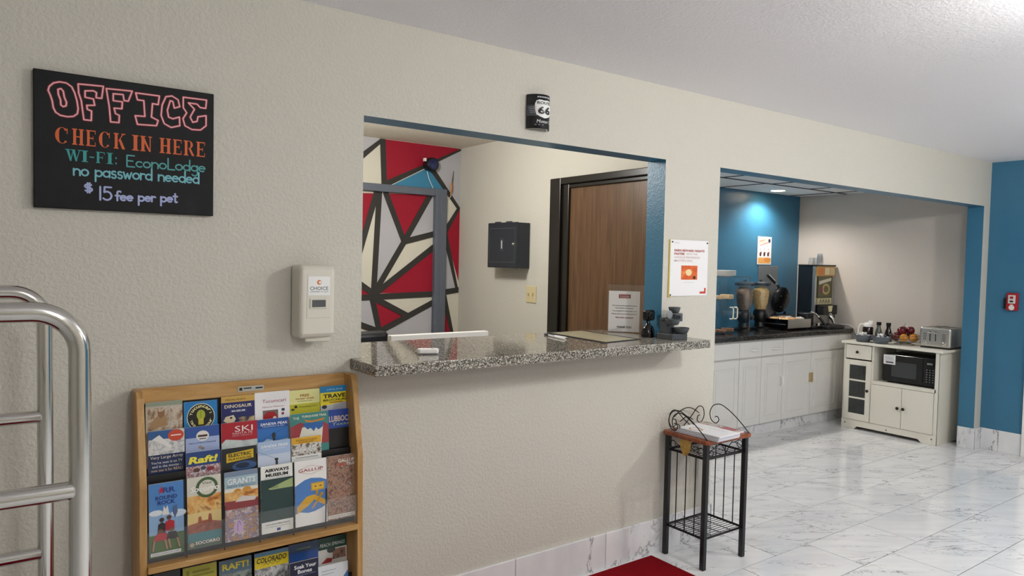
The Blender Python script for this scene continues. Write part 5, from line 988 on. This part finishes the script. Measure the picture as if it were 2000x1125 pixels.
# ------------------------------------------------------------------ microwave cart
MX, MY0, MY1, MH = 6.54, .225, 1.07, .822
mc_ = thing('microwave_cart', 'cream wooden microwave cabinet with glass door against the niche wall', 'cabinet', (MX, MY0, 0))
CM = M['cream']; md, mw = .425, MY1-MY0
def cbx(nm, a, c, bev=.002, par=None, m_=None): return MB().box(a, c, m_ or CM).build(nm, par or mc_, bev)
cbx('top', (-.022, -.035, MH-.022), (md, mw+.02, MH), .004)
cbx('side_panel', (0, 0, 0), (md, .018, MH-.022)); cbx('side_panel', (0, mw-.018, 0), (md, mw, MH-.022)); cbx('back_panel', (md-.008, .018, .08), (md, mw-.018, MH-.022))
dv = mw-.265                                             # divider between glass side and microwave side
cbx('divider', (.0, dv-.018, .08), (md-.008, dv, MH-.022)); cbx('microwave_shelf', (.0, .018, .455), (md-.008, dv-.018, .478)); cbx('bottom_shelf', (.0, .018, .075), (md-.008, mw-.018, .09))
cbx('shelf_rail', (-.003, .018, .45), (.0, dv-.018, .482), .001)
b = MB(); P = [(0, 0), (0, .085), (mw, .085), (mw, 0), (mw-.12, 0), (mw-.15, .028), (.15, .028), (.12, 0)]
b.prism(P, 0, -.004, .014, CM); b.build('plinth', mc_, .002)
for y in (.035, mw/2, mw-.035): MB().lathe([(.006, 0), (.006, -.003), (.0001, -.004)], (-.004, y, .05), mat('#6a5f44', .4), 12, 0).build('screw_cap', mc_)
cbx('front_stile', (-.003, 0, .085), (.012, .03, MH-.022)); 
KN = mat('#2e2118', .35, .4)
def knob(par, y, z): MB().lathe([(.005, 0), (.005, -.012), (.013, -.016), (.014, -.022), (.008, -.028), (.0001, -.029)], (-.012, y, z), KN, 14, 0).build('knob', par)
half = (.03+dv-.018)/2
for a, c, ky in ((.032, half-.002, half-.025), (half+.002, dv-.008, half+.025)):
    d = cbx('door', (-.012, a, .09), (.004, c, .447)); knob(d, ky, .27)
dr = cbx('drawer', (-.012, dv+.004, .665), (.004, mw-.026, MH-.03)); knob(dr, (dv+mw-.02)/2, .73)
g0, g1 = dv+.0, mw-.018
gd = cbx('door', (-.012, g0, .09), (.004, g0+.045, .652)); cbx('door_stile', (-.012, g1-.045, .09), (.004, g1, .652), .002, gd)
for z0, z1 in ((.09, .15), (.29, .305), (.455, .47), (.605, .652)): cbx('door_rail', (-.012, g0+.045, z0), (.004, g1-.045, z1), .002, gd)
MB().box((-.004, g0+.045, .15), (-.001, g1-.045, .605), M['smoke']).build('glass_pane', gd); knob(gd, g0+.018, .38)
for z in (.29, .455): cbx('inner_shelf', (.02, dv, z), (md-.01, mw-.018, z+.012), .001)
# microwave
MWY0, MWY1 = .03, dv-.06
mv = thing('microwave', 'black countertop microwave inside the cream cabinet', 'microwave', (MX+.05, MY0+.035, .478)); ww, wh, wd = dv-.018-.11, .262, .32
MB().box((.012, 0, .012), (wd, ww, wh), M['black']).build('case', mv, .006)
pn_ = MB().box((0, 0, .014), (.012, ww*.255, wh-.004), M['black_gloss']).build('control_panel', mv, .003)
dr = MB().box((0, ww*.26, .014), (.012, ww, wh-.004), M['black_gloss']).build('door', mv, .003)
MB().box((-.0012, ww*.38, .06), (.0002, ww*.86, wh-.065), mat('#3a3d3e', .2)).build('window', dr)
b = MB(Matrix.Translation((0, ww*.255, 0)) @ FX); ic = mat('#8d8f93', .5)
for r_ in range(6):
    for c_ in range(3): b.rect(.025+.026*c_, .05+.021*r_, .025+.026*c_+.010, .05+.021*r_+.007, ic, .0006)
b.build('key_legend', pn_); b = MB(Matrix.Translation((0, ww*.255, 0)) @ FX); [b.rect(.03+.012*i, wh-.058, .038+.012*i, wh-.042, mat('#9a9da0', .4), .0006) for i in range(4)]; b.build('display', pn_)
for y in (.03, ww-.03):
    for x in (.03, wd-.03): MB().lathe([(.012, 0), (.012, .013)], (x, y, 0), M['black'], 10).build('foot', mv)
nt = thing('instruction_card', 'white instruction card stuck on the microwave corner', 'card', (MX+.049, MY0+.035+ww+.008, .478+wh-.095))
MB().box((-.003, -.105, 0), (-.001, 0, .085), M['paper']).build('card', nt)
b = MB(FX); 
for i in range(4): b.rect(.012, .065-.012*i, .092-.01*(i % 2), .069-.012*i, mat('#9a9aa0', .5), .0034)
b.rect(.02, .012, .09, .024, mat('#3a3a40', .5), .0034); b.build('lettering', nt)
# ------------------------------------------------------------------ on the cart: bowls, bottles, fruit, toaster
ZC = MH
def bowl(px, py, lab, seed):
    p = at(px, py, 2, ZC); p.x = max(p.x, 6.61)
    w_ = thing('snack_bowl', lab, 'bowl', (p.x, p.y, ZC), group='grey bowls of creamers')
    MB().lathe([(.05, 0), (.054, .003), (.075, .035), (.086, .062), (.087, .066), (.083, .066), (.07, .036), (.045, .008), (.0001, .006)], (0, 0, 0), mat('#5d646b', .4), 28).build('bowl', w_)
    return p
def creamers(p, seed, lab):
    rnd = random.Random(seed); k = 0
    for ring, n_, zz in ((.048, 7, .044), (.022, 4, .05), (.0, 1, .066), (.03, 3, .07)):
        for j in range(n_):
            a = 2*PI*j/n_+rnd.random()*.6
            c = MB(); c.lathe([(.010, 0), (.015, .016), (.018, .017), (.018, .0185), (.0001, .0185)], (0, 0, 0), mat('#eceae6' if (j+seed) % 4 else '#4a5266', .4), 12)
            o = c.build('creamer_cup', None, 0, (p.x+ring*math.cos(a), p.y+ring*math.sin(a), ZC+zz)); o.rotation_euler = (rnd.uniform(-.7, .7), rnd.uniform(-.7, .7), 0)
            tag(o, lab, 'creamer', lab)
p1 = bowl(1683, 667.5, 'grey bowl of creamers nearest the cabinet corner', 1); creamers(p1, 1, 'small creamer cup in the grey bowl nearest the corner')
p2 = bowl(1716, 671.5, 'grey bowl heaped with white creamers in front of the bottles', 2); creamers(p2, 2, 'small creamer cup in the grey bowl before the bottles')
sy = thing('syrup_jug', 'dark syrup jug with white flip top and handle', 'jug', (6.83, 1.0, ZC)); q = at(1695, 648, 0, 6.83); sy.location = (6.83, min(q.y, 1.03), ZC)
MB().lathe([(.045, 0), (.047, .005), (.047, .115), (.04, .13)], (0, 0, 0), mat('#1c1210', .15), 24).build('bottle', sy)
MB().lathe([(.041, .128), (.041, .15), (.03, .165), (.0001, .17)], (0, 0, 0), M['white'], 24).build('cap', sy); MB().box((-.01, -.05, .15), (.015, -.005, .185), M['white']).build('flip_lid', sy, .006)
MB().tube([(-.02, .03, .15), (-.02, .065, .145), (-.02, .08, .11), (-.02, .085, .05), (-.02, .07, .03)], .009, M['white'], 10).build('handle', sy)
def bottle(px, lab, body, fill):
    q = at(px, 650, 0, 6.86); w_ = thing('syrup_bottle', lab, 'bottle', (6.86, q.y, ZC), group='bottles on the microwave cabinet')
    MB().lathe([(.03, 0), (.032, .004), (.032, .07), (.026, .10), (.018, .125), (.017, .15)], (0, 0, 0), body, 20).build('glass', w_)
    MB().lathe([(.0001, .004), (.029, .005), (.029, .06), (.0001, .062)], (0, 0, 0), fill, 18).build('syrup', w_); MB().lathe([(.02, .148), (.021, .15), (.021, .178), (.0001, .18)], (0, 0, 0), M['black'], 18).build('cap', w_)
bottle(1716, 'clear glass bottle with black cap behind the white creamers', M['smoke'], mat('#8d8f8c', .3)); bottle(1735, 'dark syrup bottle with black cap beside the fruit', mat('#1a1012', .12), mat('#180c0c', .2))
fb = thing('fruit_basket', 'round wire fruit basket with tall centre loop', 'fruit basket', (6.72, .645, ZC)); q = at(1770, 672, 2, ZC); fb.location = (6.74, at(1767, 660, 0, 6.74).y, ZC)
CHR = mat('#8f8d88', .25, .9)
def ring(r_, z, nm='wire_ring', rr=.0022): return MB().tube([(r_*math.cos(2*PI*k/32), r_*math.sin(2*PI*k/32), z) for k in range(32)], rr, CHR, 6, True).build(nm, fb)
ring(.085, .003, 'base_ring'); ring(.05, .018); ring(.115, .058); ring(.13, .088, 'rim')
w0 = MB().tube([(.05, 0, .018), (.095, 0, .033), (.12, 0, .063), (.13, 0, .088)], .0016, CHR, 6).build('rib_wire', fb)
for k in range(1, 16):
    c = clone(w0, fb); c.rotation_euler = (0, 0, 2*PI*k/16)
for k in range(4): MB().tube([(.085*math.cos(k*PI/2), .085*math.sin(k*PI/2), .003), (.05*math.cos(k*PI/2), .05*math.sin(k*PI/2), .018)], .002, CHR, 6).build('support_wire', fb)
MB().tube([(0, -.012, .02), (0, -.012, .17), (0, 0, .195), (0, .012, .17), (0, .012, .02)], .002, CHR, 6).build('centre_loop', fb)
MB().tube([(0, .05, .018), (0, -.05, .018)], .002, CHR, 6).build('floor_wire', fb); MB().tube([(.05, 0, .018), (-.05, 0, .018)], .002, CHR, 6).build('floor_wire', fb)
F0 = V(fb.location)
AP = NT('apple_skin'); AP.set(Roughness=.25); AP.l(AP.ramp(AP.noise(AP.co((1, 1, .3)), 45, 3), [(.3, '#4a0c14'), (.55, '#6d1420'), (.75, '#9a3a30')]), AP.b.inputs['Base Color'])
OG = NT('orange_peel'); OG.set(Roughness=.4); OG.l(OG.ramp(OG.noise(OG.co(), 30, 2), [(.3, '#c9781c'), (.7, '#e0a02e')]), OG.b.inputs['Base Color']); OG.bump(OG.noise(OG.co(), 500, 1), .2, .001)
def apple(d, lab):
    a = thing('apple', lab, 'apple', F0+V(d), (random.uniform(-.4, .4), random.uniform(-.4, .4), 0), 'apples in the wire basket')
    MB().lathe([(.0001, -.028), (.014, -.033), (.03, -.02), (.037, .002), (.034, .022), (.02, .032), (.008, .029), (.0001, .022)], (0, 0, 0), AP.m, 18).build('flesh', a); MB().tube([(0, 0, .024), (.003, 0, .042)], .0015, mat('#3a2818', .6), 6).build('stem', a)
def orange(d, lab):
    a = thing('orange', lab, 'orange', F0+V(d), (0, 0, 0), 'oranges in the wire basket')
    MB().sphere((0, 0, 0), .036, OG.m, 18, 12, (1, 1, .96)).build('peel', a); MB().lathe([(.004, .0345), (.003, .037), (.0001, .037)], (0, 0, 0), mat('#6a7a3a', .6), 8).build('stem_button', a)
def rg(deg, r_=.079, z=.069): return (r_*math.cos(R(deg)), r_*math.sin(R(deg)), z)
orange(rg(200), 'orange at the front of the wire basket'); orange(rg(260), 'orange at the right of the basket, next to the front orange'); orange(rg(320), 'orange at the back right of the basket beside the toaster')
apple(rg(140), 'dark red apple at the front left of the basket'); apple(rg(80), 'dark red apple at the far left of the wire basket'); apple(rg(20), 'dark red apple at the back of the basket')
apple(rg(170, .044, .128), 'dark red apple in the upper layer facing front'); apple(rg(50, .044, .128), 'dark red apple in the upper layer at the back left'); apple(rg(290, .044, .131), 'topmost dark red apple at the right of the basket')
# toaster
TYa, TYb = .195, .475
to = thing('toaster', 'brushed steel four slice toaster on the cream cabinet', 'toaster', (6.66, TYa, ZC)); tl, tdp, th_ = TYb-TYa, .275, .185
tl = at(1795, 672, 0, 6.66).y-TYa
MB().box((0, 0, .012), (tdp, tl, th_), M['steel']).build('body', to, .018, seg=4); MB().box((.008, .006, 0), (tdp-.008, tl-.006, .014), M['black']).build('foot_base', to, .003)
for y in (.05, .105, tl-.125, tl-.07): MB().box((.04, y, th_-.004), (tdp-.03, y+.022, th_+.0015), M['black']).build('slot', to, .001)
for y in (tl*.46, tl*.64):
    s_ = MB().box((-.0015, y, .065), (.002, y+.007, th_-.035), M['black']).build('lever_slot', to); MB().box((-.02, y-.012, th_-.055), (-.001, y+.019, th_-.042), M['steel']).build('lever', s_, .003)
for y in (.05, tl-.045): MB().lathe([(.016, 0), (.016, -.012), (.013, -.015), (.0001, -.015)], (0, y, .045), M['chrome'], 18, 0).build('dial', to)
b = MB(Matrix.Translation((0, tl, 0)) @ FX)
for c0_ in (.03, tl-.07):
    for i in range(4): b.rect(c0_, .075+.016*i, c0_+.03, .083+.016*i, mat('#5a5c60', .4), .0006)
b.build('button_legend', to)
